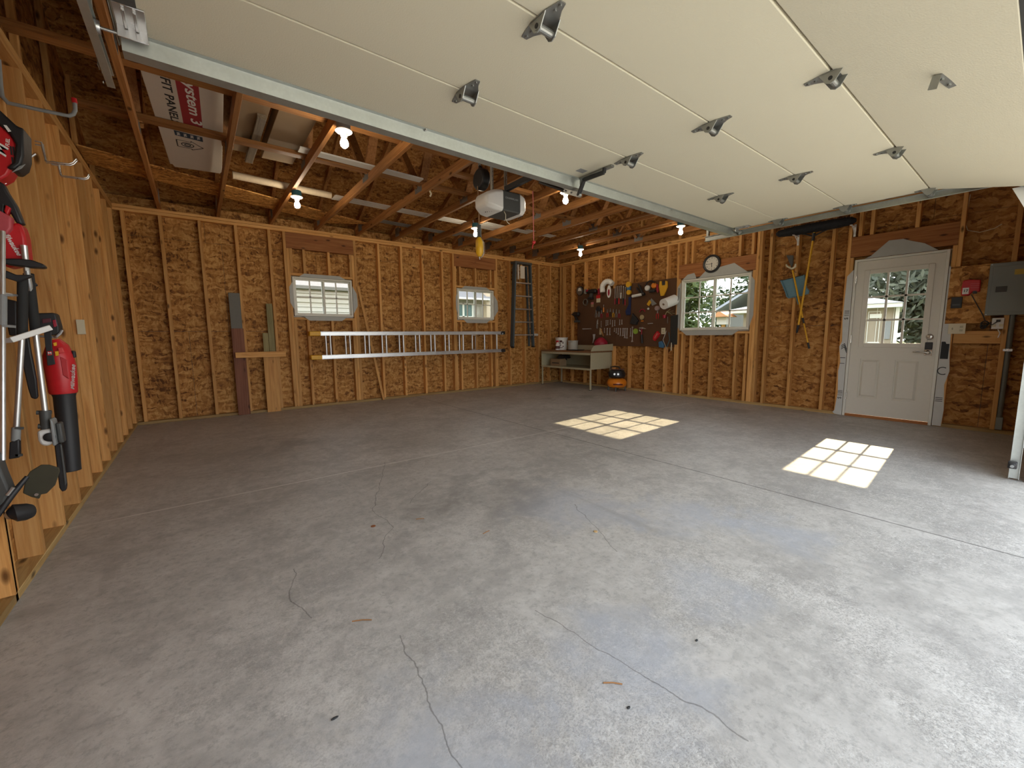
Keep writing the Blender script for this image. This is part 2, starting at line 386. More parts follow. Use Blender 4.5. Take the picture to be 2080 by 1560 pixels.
# ------------------------------------------------------------------ back wall (y = 0 is the face of its studs)
SD = .0889; T = .038
W1 = (1.915, 2.83, 1.435, 2.06); W2 = (4.80, 5.71, 1.435, 2.06)
def sheath(g, axis, p0, p1, u0, u1, z0, z1, holes, seams):
    """boards between u0..u1, z0..z1, cut by holes and by thin seams; holes = (u0,u1,z0,z1)"""
    us = sorted(set([u0, u1] + [h for q in holes for h in q[:2]] + [s for r in seams for s in r[1]]))
    zs = sorted(set([z0, z1] + [h for q in holes for h in q[2:]] + [r[0] for r in seams]))
    e = .0018
    def rowseams(zm):
        row = [r for r in seams if r[0] <= zm]
        return row[-1][1] if row else []
    for i in range(len(zs)-1):
        zm = (zs[i]+zs[i+1])/2; sm = rowseams(zm)
        for j in range(len(us)-1):
            um = (us[j]+us[j+1])/2
            if any(q[0] < um < q[1] and q[2] < zm < q[3] for q in holes): continue
            a = us[j] + (e if us[j] in sm else 0); b = us[j+1] - (e if us[j+1] in sm else 0)
            c = zs[i] + (e if any(abs(r[0]-zs[i]) < 1e-6 for r in seams) else 0); d = zs[i+1] - (e if any(abs(r[0]-zs[i+1]) < 1e-6 for r in seams) else 0)
            if axis == 'y': g.box(a, b, p0, p1, c, d)
            else: g.box(p0, p1, a, b, c, d)
            if axis == 'y': g.mat(1).box(us[j], us[j+1], p1, p1+.04, zs[i], zs[i+1]).mat(0)
            else: g.mat(1).box(p1, p1+(.04 if p1 > p0 else -.04), us[j], us[j+1], zs[i], zs[i+1]).mat(0)
seamB = [(0, [.62+1.22*k for k in range(6)]), (1.215, [1.08+1.22*k for k in range(6)]), (2.43, [.9+2.44*k for k in range(3)])]
g = G(); sheath(g, 'y', SD, SD+.011, -.12, W+.12, -.1, 2.9, [W1, W2], seamB)
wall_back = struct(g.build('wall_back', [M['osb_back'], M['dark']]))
def stud(wall, x0, x1, y0, y1, z0, z1, name='stud', ax='z', m=None):
    return G().box(x0, x1, y0, y1, z0, z1).build(name, m or M['stud_'+ax], wall, bevel=.0022, seg=1)
PB, PT = T, H-2*T
def vstud(wall, u, z0=PB, z1=PT, name='stud'):
    if wall is wall_back: return stud(wall, u-T/2, u+T/2, 0, SD, z0, z1, name)
stud(wall_back, 0, W, 0, SD, 0, T, 'bottom_plate', 'x', M['treated_x'])
stud(wall_back, 0, W, 0, SD, PT, PT+T-.001, 'top_plate', 'x'); stud(wall_back, 0, W, 0, SD, PT+T+.001, H, 'top_plate', 'x')
for x in [.085, .443, .849, 1.256, 1.662, 3.288, 3.694, 4.101, 4.507, 6.125, 6.54, 6.946, 7.30]: vstud(wall_back, x)
for (a, b, z0, z1), crip in ((W1, [1.935, 2.115, 2.475, 2.81]), (W2, [4.89, 5.25, 5.62])):
    for x in (a-.058, b+.058): vstud(wall_back, x)
    for x in (a-.0195, b+.0195): vstud(wall_back, x, PB, 2.465, 'trimmer_stud')
    stud(wall_back, a-.039, b+.039, .0, SD, 2.467, PT, 'window_header', 'x', M['header_x'])
    stud(wall_back, a, b, .001, SD, z0-.042, z0-.004, 'rough_sill', 'x'); stud(wall_back, a, b, .001, SD, z1+.006, z1+.044, 'rough_head', 'x')
    for x in crip:
        vstud(wall_back, x, z1+.045, 2.465, 'cripple_stud'); vstud(wall_back, x, PB, z0-.043, 'cripple_stud')

# ------------------------------------------------------------------ right wall (x = W)
WR = (-4.262, -3.07, 1.16, 2.075); DR = (-6.372, -5.488, -.2, 2.062)
seamR = [(0, [-.62-1.22*k for k in range(6)]), (1.215, [-1.0-1.22*k for k in range(6)]), (2.43, [-1.3-2.44*k for k in range(3)])]
RS = .475; HD = 2.985          # roof pitch and height of the deck underside over the back wall face
YR = -3.56
g = G(); sheath(g, 'x', W+SD, W+SD+.011, -7.3, .12, -.1, 2.9, [WR, DR], seamR)
g.prism([(.12, 2.9), (YR, HD-RS*YR-.0), (-7.3, 2.9)], 'x', W+SD, W+SD+.05)
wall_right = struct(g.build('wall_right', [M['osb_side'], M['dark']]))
def rst(y, z0=PB, z1=PT, name='stud', w=T): return stud(wall_right, W, W+SD, y-w/2, y+w/2, z0, z1, name)
for a, b in ((0, -5.488), (-6.372, -7.12)): stud(wall_right, W, W+SD, b, a, 0, T, 'bottom_plate', 'y', M['treated_y'])
stud(wall_right, W, W+SD, -7.12, 0, PT, PT+T-.001, 'top_plate', 'y'); stud(wall_right, W, W+SD, -7.12, 0, PT+T+.001, H, 'top_plate', 'y')
for y in [-.03, -.12, -.40, -.80, -1.20, -1.60, -2.0, -2.405, -2.80, -4.362, -4.495, -4.841, -5.253, -6.83, -7.09]: rst(y)
for y in (-3.07+.058, -4.262-.058): rst(y)
for y in (-3.07+.0195, -4.262-.0195): rst(y, PB, 2.086, 'trimmer_stud')
stud(wall_right, W, W+SD, -4.301, -3.031, 2.09, 2.325, 'window_header', 'y', M['header_y'])
stud(wall_right, W+.001, W+SD, -4.262, -3.07, 1.116, 1.154, 'rough_sill', 'y')
for y in (-3.15, -3.27, -3.64, -4.05, -4.24): rst(y, 2.327, PT, 'cripple_stud')
for y in (-3.14, -3.30, -3.66, -4.06, -4.22): rst(y, PB, 1.115, 'cripple_stud')
for y in (-5.488+.058, -6.372-.058): rst(y)
for y in (-5.488+.0195, -6.372-.0195): rst(y, PB, 2.086, 'trimmer_stud')
stud(wall_right, W, W+SD, -6.411, -5.449, 2.09, 2.345, 'door_header', 'y', M['header_y'])
for y in (-5.53, -5.645, -6.06): rst(y, 2.347, PT, 'cripple_stud')
stud(wall_right, W+.012, W+.012+T, -6.81, -6.455, .98, 1.12, 'blocking', 'y')
for k in range(8): stud(wall_right, W+.04, W+.078, -.6-.8*k-T/2, -.6-.8*k+T/2, H+.001, HD-RS*max(-.6-.8*k, 2*YR+.6+.8*k)-.11, 'gable_stud')

# ------------------------------------------------------------------ left wall (x = 0)
g = G(); sheath(g, 'x', -SD, -SD-.011, -7.3, .12, -.1, 2.9, [], seamR)
g.prism([(.12, 2.9), (YR, HD-RS*YR), (-7.3, 2.9)], 'x', -SD, -SD-.05)
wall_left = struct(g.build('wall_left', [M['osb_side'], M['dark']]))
def lst(y, z0=PB, z1=PT, name='stud'): return stud(wall_left, -SD, 0, y, y+T, z0, z1, name)
for k in range(18): lst(-.045-.4064*k if k else -.06)
stud(wall_left, -SD, 0, -4.49, -.0, 0, T, 'bottom_plate', 'y', M['treated_y']); stud(wall_left, -SD, 0, -7.12, -4.494, 0, T, 'bottom_plate', 'y', M['treated_y'])
stud(wall_left, -SD, 0, -7.12, 0, PT, PT+T-.001, 'top_plate', 'y'); stud(wall_left, -SD, 0, -7.12, 0, PT+T+.001, H, 'top_plate', 'y')
stud(wall_left, -SD, 0, -4.525, -4.495, 0.0, 2.69, 'splice_stud')
for k in range(8): stud(wall_left, -.078, -.04, -.6-.8*k-T/2, -.6-.8*k+T/2, H+.001, HD-RS*max(-.6-.8*k, 2*YR+.6+.8*k)-.11, 'gable_stud')

# ------------------------------------------------------------------ front wall around the big door opening
OX0, OX1, OZ = .52, 5.47, 2.13
g = G()
for (a, b, c, d) in ((-.12, OX0, -.1, 2.9), (OX1, W+.12, -.1, 2.9), (OX0, OX1, OZ, 2.9)): g.box(a, b, -7.25, -7.14, c, d)
wall_front = struct(g.build('wall_front', M['osb_side']))
for x in (.02, .28, OX0-.02, OX1+.02, 5.9, 6.3, 6.7, 7.1, 7.5): stud(wall_front, x-T/2, x+T/2, -7.139, -7.12, 0, 2.9 if not (OX0 < x < OX1) else 2.9, 'stud')
stud(wall_front, OX0, OX1, -7.139, -7.10, OZ, OZ+.29, 'door_header', 'x', M['header_x'])
struct(G().box(OX0-.02, OX0+.0, -7.26, -7.11, 0, OZ).build('trim_1', M['vinyl'])); struct(G().box(OX1, OX1+.02, -7.26, -7.11, 0, OZ).build('trim_2', M['vinyl']))
struct(G().box(OX0-.02, OX1+.02, -7.26, -7.11, OZ-.001, OZ+.02).build('trim_3', M['vinyl']))

# ------------------------------------------------------------------ roof deck (the ceiling of the open rafters)
g = G()
def zdeck(y): return HD + RS*(-y if y > YR else y-2*YR)
for s, (ya, yb) in enumerate(((.45, YR), (YR, -7.57))):
    g.prism([(ya, zdeck(ya)), (yb, zdeck(yb)), (yb, zdeck(yb)+.03), (ya, zdeck(ya)+.03)], 'x', -.35, W+.35)
ceiling = struct(g.build('ceiling', M['osb_roof']))
# soffit closing the eaves
struct(G().box(-.35, W+.35, .13, .45, 2.70, 2.72).build('trim_4', M['vinyl'])); struct(G().box(-.35, W+.35, .43, .46, 2.70, 2.80).build('trim_5', M['vinyl']))
struct(G().box(-.35, W+.35, -7.57, -7.25, 2.70, 2.72).build('trim_6', M['vinyl'])); struct(G().box(-.35, W+.35, -7.58, -7.55, 2.70, 2.80).build('trim_7', M['vinyl']))
ORD = ['first','second','third','fourth','fifth','sixth','seventh','eighth','ninth','tenth','eleventh','twelfth','thirteenth','fourteenth','fifteenth']
TX = [.445, 1.065, 1.70, 2.315, 2.935, 3.555, 4.17, 4.785, 5.40, 6.01, 6.625, 7.235]
def make_truss(x):
    r = root('roof_truss', '', 'roof truss', (x, 0, H), 'exposed roof trusses over the garage')
    y0, y1 = .06, 2*YR-.06; t = T
    zl = lambda y: zdeck(y)-.1
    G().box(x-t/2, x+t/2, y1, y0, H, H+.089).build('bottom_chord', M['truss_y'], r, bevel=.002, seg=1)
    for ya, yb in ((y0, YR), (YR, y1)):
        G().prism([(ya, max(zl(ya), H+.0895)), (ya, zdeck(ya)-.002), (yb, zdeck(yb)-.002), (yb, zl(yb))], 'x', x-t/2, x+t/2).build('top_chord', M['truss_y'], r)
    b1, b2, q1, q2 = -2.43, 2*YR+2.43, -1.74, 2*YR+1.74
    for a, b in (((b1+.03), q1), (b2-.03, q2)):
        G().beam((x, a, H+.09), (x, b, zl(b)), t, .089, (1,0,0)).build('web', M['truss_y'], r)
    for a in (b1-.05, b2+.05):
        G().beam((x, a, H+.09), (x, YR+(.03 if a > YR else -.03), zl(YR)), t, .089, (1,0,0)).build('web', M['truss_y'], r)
    for y, hw, z0, z1 in ((-3.70, .075, H+.004, H+.085), (b1, .09, H+.03, H+.15), (b2, .09, H+.03, H+.15), (-.25, .08, H+.03, H+.17)):
        g = G()
        for sx in (-1, 1): g.box(x+sx*(t/2+.0002), x+sx*(t/2+.0016), y-hw, y+hw, z0, z1)
        for sx in (-1, 1):
            for k in range(-3, 4):
                g.box(x+sx*(t/2+.001), x+sx*(t/2+.003), y+k*hw/3.6-.003, y+k*hw/3.6+.003, z0+.005, z1-.005)
        g.build('connector_plate', M['plate'], r)
    return r
t0 = make_truss(TX[0]); trusses = [t0]
for x in TX[1:]: trusses.append(dup(t0, (x-TX[0], 0, 0)))
for i, t in enumerate(trusses):
    t['label'] = ('wooden roof truss, %s from the left wall, running front to back overhead' % ORD[i]) if i < 8 else ('wooden roof truss, %s from the right wall, running front to back overhead' % ORD[11-i])
# lateral braces laid across the trusses
tag(G().box(.12, 5.6, -2.56, -2.472, H+.09, H+.128).build('lateral_brace', M['truss_x'], bevel=.002, seg=1), 'long wooden brace across the trusses under the grey siding strips', 'brace', 'braces across the trusses')
tag(G().box(-.03, 2.9, -3.42, -3.335, H+.09, H+.128).build('lateral_brace', M['truss_x'], bevel=.002, seg=1), 'long wooden brace across the trusses nearest the open garage door', 'brace', 'braces across the trusses')
tag(G().box(3.0, 4.4, -3.05, -2.965, H+.09, H+.128).build('lateral_brace', M['truss_x'], bevel=.002, seg=1), 'short wooden brace across the trusses behind the opener motor', 'brace', 'braces across the trusses')

# ------------------------------------------------------------------ windows
def fr(g, ax, u0, u1, z0, z1, w, d0, d1):
    """picture-frame of four bars in the wall plane; ax 'y' = back wall (u is x), 'x' = right wall (u is y)"""
    def b(a, c, e, f):
        if ax == 'y': g.box(a, c, d0, d1, e, f)
        else: g.box(d0, d1, a, c, e, f)
    b(u0, u0+w, z0, z1); b(u1-w, u1, z0, z1); b(u0+w, u1-w, z0, z0+w); b(u0+w, u1-w, z1-w, z1)
def bar(g, ax, u0, u1, z0, z1, d0, d1):
    if ax == 'y': g.box(u0, u1, d0, d1, z0, z1)
    else: g.box(d0, d1, u0, u1, z0, z1)
def window(name, ax, u0, u1, z0, z1, d, s, rows, flaps):
    """slider: d = depth coordinate of the inner face, s = +1 outward"""
    r = sroot(name, (((u0+u1)/2, d, z0) if ax == 'y' else (d, (u0+u1)/2, z0)))
    D_ = lambda a, b: (d+s*a, d+s*b) if s > 0 else (d+s*b, d+s*a)
    g = G(); fr(g, ax, u0, u1, z0, z1, .024, *D_(.004, .085)); g.build('window_frame', M['vinyl'], r, bevel=.003)
    um = (u0+u1)/2
    for k, (a, b) in enumerate(((u0+.024, um+.020), (um-.020, u1-.024))):
        dd = D_(.022, .046) if k == 0 else D_(.048, .072)
        g = G(); fr(g, ax, a, b, z0+.024, z1-.024, .024, *dd); sash = g.build('sash', M['vinyl'], r, bevel=.002, seg=1)
        ia, ib, ja, jb = a+.024, b-.024, z0+.048, z1-.048
        mid = (dd[0]+dd[1])/2
        g = G(); bar(g, ax, ia-.005, ib+.005, ja-.005, jb+.005, mid-.002, mid+.002); g.build('pane', M['glass'], sash)
        g = G(); w = .010; c = (ia+ib)/2
        bar(g, ax, c-w, c+w, ja, jb, mid-.009, mid-.0025); bar(g, ax, c-w, c+w, ja, jb, mid+.0025, mid+.009)
        for q in range(1, rows):
            zz = ja+(jb-ja)*q/rows
            bar(g, ax, ia, ib, zz-w, zz+w, mid-.009, mid-.0025); bar(g, ax, ia, ib, zz-w, zz+w, mid+.0025, mid+.009)
        g.build('muntins', M['vinyl'], sash)
    g = G(); fr(g, ax, u0-.05, u1+.05, z0-.05, z1+.05, .052, *D_(.085, .118)); g.build('leak_stop_trim', M['vinyl'], r)  # unseen outer trim, added to keep light from leaking round the frame
    g = G()
    dd = D_(.012, .022); bar(g, ax, um-.012, um+.012, (z0+z1)/2-.03, (z0+z1)/2+.03, *dd); g.build('sash_latch', M['vinyl'], r, bevel=.003)
    e = .003
    for f in flaps:
        g = G(); q = D_(-.0045, -.0015)
        g.prism(f, ax, q[0], q[1]); g.build('flashing', M['flash'], r)
    return r
def flaps_for(u0, u1, z0, z1, top, bot, l, rr, cut=.10):
    return [[(u0+cut*.9, z1+.002), (u1-cut*.9, z1+.002), (u1-cut*1.9, z1+top), (u0+cut*1.7, z1+top)],
            [(u0+cut*1.2, z0-.002), (u1-cut*1.0, z0-.002), (u1-cut*1.9, z0-bot), (u0+cut*2.0, z0-bot)],
            [(u0-.002, z0+.10), (u0-.002, z1-.08), (u0-l, z1-.16), (u0-l, z0+.2)],
            [(u1+.002, z0+.05), (u1+.002, z1-.09), (u1+rr*.9, z1-.21), (u1+rr, z1-.32), (u1+rr, z0+.18)]]
window('window_1', 'y', 1.93, 2.815, 1.452, 2.047, 0.0, 1, 2, flaps_for(1.93, 2.815, 1.452, 2.047, .055, .07, .05, .075))
window('window_2', 'y', 4.82, 5.69, 1.452, 2.047, 0.0, 1, 2, flaps_for(4.82, 5.69, 1.452, 2.047, .055, .075, .04, .10))
yl, yr, za, zb = -4.243, -3.088, 1.178, 2.058
fl = [[(-4.20, zb+.002), (-3.40, zb+.002), (-3.52, zb+.11), (-3.98, zb+.175)], [(-3.36, zb+.002), (-3.10, zb+.002), (-3.20, zb+.085), (-3.32, zb+.10), (-3.345, zb+.05)],
      [(yl+.13, za-.002), (yr-.03, za-.002), (yr-.13, za-.085), (yl+.24, za-.085)],
      [(yl-.002, za+.02), (yl-.002, zb-.05), (yl-.055, zb-.13), (yl-.06, zb-.36), (yl-.062, za+.22)], [(yr+.002, za+.0), (yr+.002, zb-.03), (yr+.07, zb-.12), (yr+.075, za+.12)]]
window('window_3', 'x', yl, yr, za, zb, W, 1, 3, fl)

# ------------------------------------------------------------------ entry door
SY0, SY1, SZ0, SZ1 = -6.328, -5.533, .036, 2.020     # slab
dr = sroot('door_1', (W, -5.93, 0))
g = G(); X0, X1 = W-.004, W+.10
for a, b in ((SY1+.002, SY1+.030), (SY0-.030, SY0-.002)): g.box(X0, X1, a, b, 0.002, SZ1+.03)
g.box(X0, X1, SY0-.002, SY1+.002, SZ1+.003, SZ1+.03)
g.build('door_jamb', M['vinyl'], dr, bevel=.002, seg=1)
g = G(); g.box(W+.09, W+.118, SY1+.0, SY1+.09, -.05, SZ1+.09); g.box(W+.09, W+.118, SY0-.09, SY0, -.05, SZ1+.09); g.box(W+.09, W+.118, SY0, SY1, SZ1, SZ1+.09); g.build('leak_stop_trim', M['vinyl'], dr)  # unseen casing added to block the sun leaking through the gap beside the jamb
G().box(W+.002, W+.125, SY0-.03, SY1+.03, -.05, .03).build('threshold', M['header_y'], dr)
SX0, SX1 = W+.008, W+.052
ly0, ly1, lz0, lz1 = -6.222, -5.640, .951, 1.880       # lite opening
g = G()
g.box(SX0, SX1, SY0, ly0, SZ0, SZ1); g.box(SX0, SX1, ly1, SY1, SZ0, SZ1); g.box(SX0, SX1, ly0, ly1, lz1, SZ1)
# lower field with two raised panels
g.box(SX0+.018, SX1, ly0, ly1, SZ0, lz0)
pans = [(-6.205, -5.985, .265, .77), (-5.842, -5.645, .265, .77)]
ys = [ly0, pans[0][0], pans[0][1], pans[1][0], pans[1][1], ly1]
for k in (0, 2, 4): g.box(SX0, SX0+.0180, ys[k], ys[k+1], SZ0, lz0)
for a, b, c, d in pans:
    g.box(SX0, SX0+.0180, a, b, SZ0, c); g.box(SX0, SX0+.0180, a, b, d, lz0)
slab = g.build('door_slab', M['doorw'], dr)
for a, b, c, d in pans:
    g = G(); g.loft([[(SX0+.0176, a+.012, c+.012), (SX0+.0176, b-.012, c+.012), (SX0+.0176, b-.012, d-.012), (SX0+.0176, a+.012, d-.012)],
                     [(SX0+.002, a+.034, c+.034), (SX0+.002, b-.034, c+.034), (SX0+.002, b-.034, d-.034), (SX0+.002, a+.034, d-.034)]]); g.build('raised_panel', M['doorw'], slab)
g = G(); fr(g, 'x', ly0-.028, ly1+.028, lz0-.028, lz1+.028, .055, SX0-.011, SX0+.004); lf = g.build('lite_frame', M['doorw'], dr, bevel=.004)
G().box(SX0+.012, SX0+.016, ly0+.01, ly1-.01, lz0+.01, lz1-.01).build('pane', M['glass'], lf)
g = G(); a0, a1, b0, b1 = ly0+.027, ly1-.027, lz0+.027, lz1-.027
for k in (1, 2):
    yy = a0+(a1-a0)*k/3; g.box(SX0+.002, SX0+.0115, yy-.011, yy+.011, b0, b1)
    zz = b0+(b1-b0)*k/3; g.box(SX0+.002, SX0+.0115, a0, a1, zz-.011, zz+.011)
    g.box(SX0+.0165, SX0+.026, yy-.011, yy+.011, b0, b1); g.box(SX0+.0165, SX0+.026, a0, a1, zz-.011, zz+.011)
g.build('muntins', M['doorw'], lf)
for zz in (.28, 1.03, 1.80):
    g = G(); g.box(SX0-.004, SX0+.001, SY1-.004, SY1+.012, zz-.05, zz+.05); g.cyl((SX0-.008, SY1+.004, zz-.052), (SX0-.008, SY1+.004, zz+.052), .007, n=10); g.build('hinge', M['chrome'], dr)
hy = SY0+.062
g = G(); g.lathe([(.001, -.001), (.034, -.001), (.034, .012), (.026, .018), (.001, .019)], (SX0, hy, 1.055), '-x', 24); g.box(SX0-.034, SX0-.018, hy-.006, hy+.006, 1.035, 1.075); g.build('deadbolt', M['chrome'], dr, smooth=True)
G().box(SX0-.016, SX0+.001, hy-.033, hy+.033, .905, .992).build('keypad', M['black'], dr, bevel=.006)
g = G(); g.box(SX0-.012, SX0+.001, hy-.033, hy+.033, .835, .904); g.lathe([(.001, 0), (.026, 0), (.026, .02), (.014, .045), (.001, .046)], (SX0-.01, hy, .872), '-x', 20)
g.tube([(SX0-.05, hy, .872), (SX0-.056, hy+.02, .873), (SX0-.056, hy+.075, .880), (SX0-.052, hy+.125, .878)], [.011, .010, .009, .007], 10); g.build('lever_handle', M['chrome'], dr, smooth=True)
# house wrap folded in around the frame
wr = lambda poly: G().prism(poly, 'x', W-.008, W-.0045).build('house_wrap', M['wrap'], dr)
wl = wr([(-5.500, .0), (-5.50, 1.93), (-5.435, 1.85), (-5.425, 1.3), (-5.44, 1.0), (-5.415, .93), (-5.44, .72), (-5.425, .60), (-5.44, .3), (-5.42, .06), (-5.40, .03), (-5.42, .01)])
wr2 = wr([(-6.364, .01), (-6.364, 1.86), (-6.385, 1.84), (-6.43, 1.74), (-6.435, 1.3), (-6.44, .9), (-6.46, .66), (-6.43, .5), (-6.45, .2), (-6.44, .01)])
G().prism([(-5.60, 2.054), (-6.26, 2.054), (-6.14, 2.15), (-6.02, 2.20), (-5.95, 2.235), (-5.82, 2.24), (-5.74, 2.16), (-5.66, 2.08)], 'x', W-.008, W-.0045).build('house_wrap', M['flash'], dr)
def ink(par, name='print'): return lambda g: g.build(name, M['ink'], par)
g = G(); xi = (W-.0095, W-.0081)
for zc in (1.40, .33):
    for k in range(4): g.box(*xi, -5.49, -5.44, zc-k*.017-(.008 if k == 3 else 0), zc+.006-k*.017-(.008 if k == 3 else 0))
for k in range(3):
    z0_ = .90+k*.022
    g.prism([(-5.435, z0_), (-5.47, z0_+.03), (-5.50, z0_-.05), (-5.495, z0_-.055), (-5.468, z0_+.018), (-5.437, z0_-.008)], 'x', *xi)
g.box(*xi, -5.49, -5.435, .775, .783); g.box(*xi, -5.485, -5.435, .70, .707)
for k in range(3): g.box(*xi, -6.43, -6.37, .30+k*.02, .307+k*.02)
g.prism([(-6.37, .80), (-6.37, 1.0), (-6.40, 1.0), (-6.41, .975), (-6.435, .975), (-6.435, .80)], 'x', *xi)
g.torus((W-.009, -6.405, .66), .042, .005, 'x', 20, 5, -2.2, 2.2)
g.build('wrap_print', M['ink'], wl)
for zc in (1.30, .235): text('wrap_letter', 'S', .055, M['ink'], wl, frame((W-.0085, -5.465, zc), (0,0,1), (0,1,0)))

# ------------------------------------------------------------------ overhead garage door, open
M['doorpanel'] = None
def door_mat():
    m = NT('embossed_door_skin'); o = m.obj()
    v = m.noise(o, 160, 2, .5); nz = m.noise(o, 1.2, 3)
    c = m.mix(nz, (.70,.66,.52), (.75,.71,.565))
    m.bsdf(c, .5, bump=v, bstr=.35, bdist=.0025, spec=.3); return m.mt
M['doorpanel'] = door_mat()
GX0, GX1, GZ = .555, 5.432, 2.24
gd = root('garage_door', 'white four-section garage door, raised open under the trusses', 'garage door', ((GX0+GX1)/2, -5.9, GZ))
YS = [-4.837, -5.371, -5.905, -6.44]
secs = []
for k in range(3):
    a, b = YS[k]-(.0 if k == 0 else .0035), YS[k+1]+.0035
    g = G(); g.box(GX0, GX1, b, a, GZ, GZ+.045)
    s_ = g.build('door_section', M['doorpanel'], gd, bevel=.004); secs.append(s_)
tl = Vector((0, -.9763, -.2165)); nl = Vector((0, -.2165, .9763))
p0 = Vector((0, YS[3]-.0045, GZ)); p1 = p0 + tl*.533
g = G(); q = [p0, p1, p1+nl*.045, p0+nl*.045]; g.prism([(v.y, v.z) for v in q], 'x', GX0, GX1)
secs.append(g.build('door_section', M['doorpanel'], gd, bevel=.004))
g = G(); qq = [p1+tl*.001, p1+tl*.03+nl*.012, p1+tl*.03+nl*.034, p1+tl*.001+nl*.045]; g.prism([(v.y, v.z) for v in qq], 'x', GX0, GX1); g.build('bottom_seal', M['rubber'], gd)
# end stiles (galvanised edge caps)
for k in range(3):
    for xa, xb in ((GX0-.004, GX0-.0005), (GX1+.0005, GX1+.004)): G().box(xa, xb, YS[k+1]+.004, YS[k]-.002, GZ-.003, GZ+.047).build('end_stile', M['galv'], gd)
# stiffening strut along the rear edge
g = G(); prof = [(-4.958, GZ-.0005), (-4.958, GZ-.003), (-4.938, GZ-.003), (-4.928, GZ-.060), (-4.868, GZ-.060), (-4.857, GZ-.003), (-4.838, GZ-.003), (-4.838, GZ-.0005), (-4.860, GZ-.0005), (-4.871, GZ-.057), (-4.925, GZ-.057), (-4.935, GZ-.0005)]
g.prism(prof, 'x', GX0+.01, GX1-.01); st = g.build('strut', M['galv'], gd)
g = G()
for x in (1.78, 4.2): g.cyl((x, -4.948, GZ-.003), (x, -4.948, GZ-.010), .008, n=6)
g.build('strut_bolt', M['steel'], st)
def hinge_g(x, y, sx=1.0, ln=.105):
    g = G(); z = GZ-.0005
    pl = [(-.012, ln), (.012, ln), (.022, ln*.72), (.048, .035), (.055, 0), (.048, -.035), (.022, -ln*.72), (.012, -ln), (-.012, -ln), (-.020, -ln*.72), (-.030, -.03), (-.030, .03), (-.020, ln*.72)]
    g.prism([(x+sx*a, y+b) for a, b in pl], 'z', z-.0035, z)
    # upturned side wings with the roller sleeve between them
    for xx in (x-sx*.026, x+sx*.045):
        g.prism([(y-.045, z-.003), (y+.045, z-.003), (y+.018, z-.044), (y, z-.052), (y-.018, z-.044)], 'x', xx-.0018, xx+.0018)
    g.cyl((x-sx*.029, y, z-.030), (x+sx*.048, y, z-.030), .0135, n=14)
    for dy in (ln*.86, -ln*.86, ln*.6, -ln*.6): g.cyl((x, y+dy, z-.003), (x, y+dy, z-.009), .0065, n=6)
    return g
def hole_g(x, y):
    return G().cyl((x-.031, y, GZ-.030), (x-.0295, y, GZ-.030), .0085, n=12)
h0 = hinge_g(1.775, YS[1]).build('hinge', M['hinge'], gd); hole_g(1.775, YS[1]).build('hinge_hole', M['black'], h0)
for yy in YS[1:]:
    for xx in (1.775, 2.99, 4.21):
        if (xx, yy) != (1.775, YS[1]): dup(h0, (xx-1.775, yy-YS[1], 0), gd)
# end hinges with rollers running in the tracks
def end_g(x, y, s):
    g = hinge_g(x, y, s, .085); return g
for s, x in ((1, GX1-.035), (-1, GX0+.035)):
    for yy in YS[1:]:
        e = hinge_g(x, yy, s, .085).build('end_hinge', M['hinge'], gd)
        g = G(); zc = GZ-.030; g.cyl((x+s*.03, yy, zc), (x+s*.085, yy, zc), .0055, n=10); g.lathe([(.004, -.011), (.020, -.011), (.0225, 0), (.020, .011), (.004, .011)], (x+s*.085, yy, zc), 'x', 18)
        g.build('roller', M['steel'], e, smooth=True)
    # top corner fixture: ribbed plate and sliding roller bracket
    g = G(); xa = x-s*.055
    g.box(min(xa, xa+s*.085), max(xa, xa+s*.085), -5.115, -4.985, GZ-.006, GZ-.0005)
    for k in (0, 1): g.beam((xa+s*(.028+.03*k), -5.10, GZ-.010), (xa+s*(.028+.03*k), -4.995, GZ-.010), .010, .010)
    g.box(min(xa, xa+s*.085), max(xa, xa+s*.085), -4.990, -4.984, GZ-.045, GZ-.003)
    tf = g.build('top_fixture', M['steel'], gd, bevel=.0015, seg=1)
    g = G(); g.cyl((xa+s*.01, -4.975, GZ-.030), (x+s*.085, -4.975, GZ-.030), .0055, n=10); g.lathe([(.004, -.011), (.020, -.011), (.0225, 0), (.020, .011), (.004, .011)], (x+s*.085, -4.975, GZ-.030), 'x', 18); g.build('roller', M['steel'], tf, smooth=True)
    if s == -1: G().box(GX0-.005, GX0+.07, -5.36, -5.116, GZ-.005, GZ-.0005).build('edge_cover', M['dark'], gd)
# operator reinforcement bracket, with its L handle on the front section
g = G()
g.beam((2.985, -5.25, GZ-.008), (2.985, -4.96, GZ-.008), .030, .012)
g.prism([(-5.10, GZ-.012), (-4.965, GZ-.012), (-4.965, GZ-.050), (-5.0, GZ-.046)], 'x', 2.972, 2.976)
g.build('operator_bracket', M['hinge'], gd)
c = p0 + tl*.30
g = G(); a = Vector((3.22, c.y, c.z)); g.beam(a - nl*.002, a + Vector((.16, -.03, -.005)) - nl*.002, .028, .004, (0, 0, 1)); g.beam(a - nl*.003, a - nl*.055, .004, .028, (0, 1, 0))
for k in (.05, .12): g.cyl(a+Vector((k, -.03*k/.16, -.005*k/.16))-nl*.003, a+Vector((k, -.03*k/.16, -.005*k/.16))-nl*.010, .007, n=6)
g.build('lift_handle', M['hinge'], gd)
g = G(); g.prism([(2.86, -5.03), (2.93, -5.03), (2.93, -5.08), (2.86, -5.08)], 'z', GZ-.0008, GZ-.0002); g.build('sticker', M['grey'], gd)

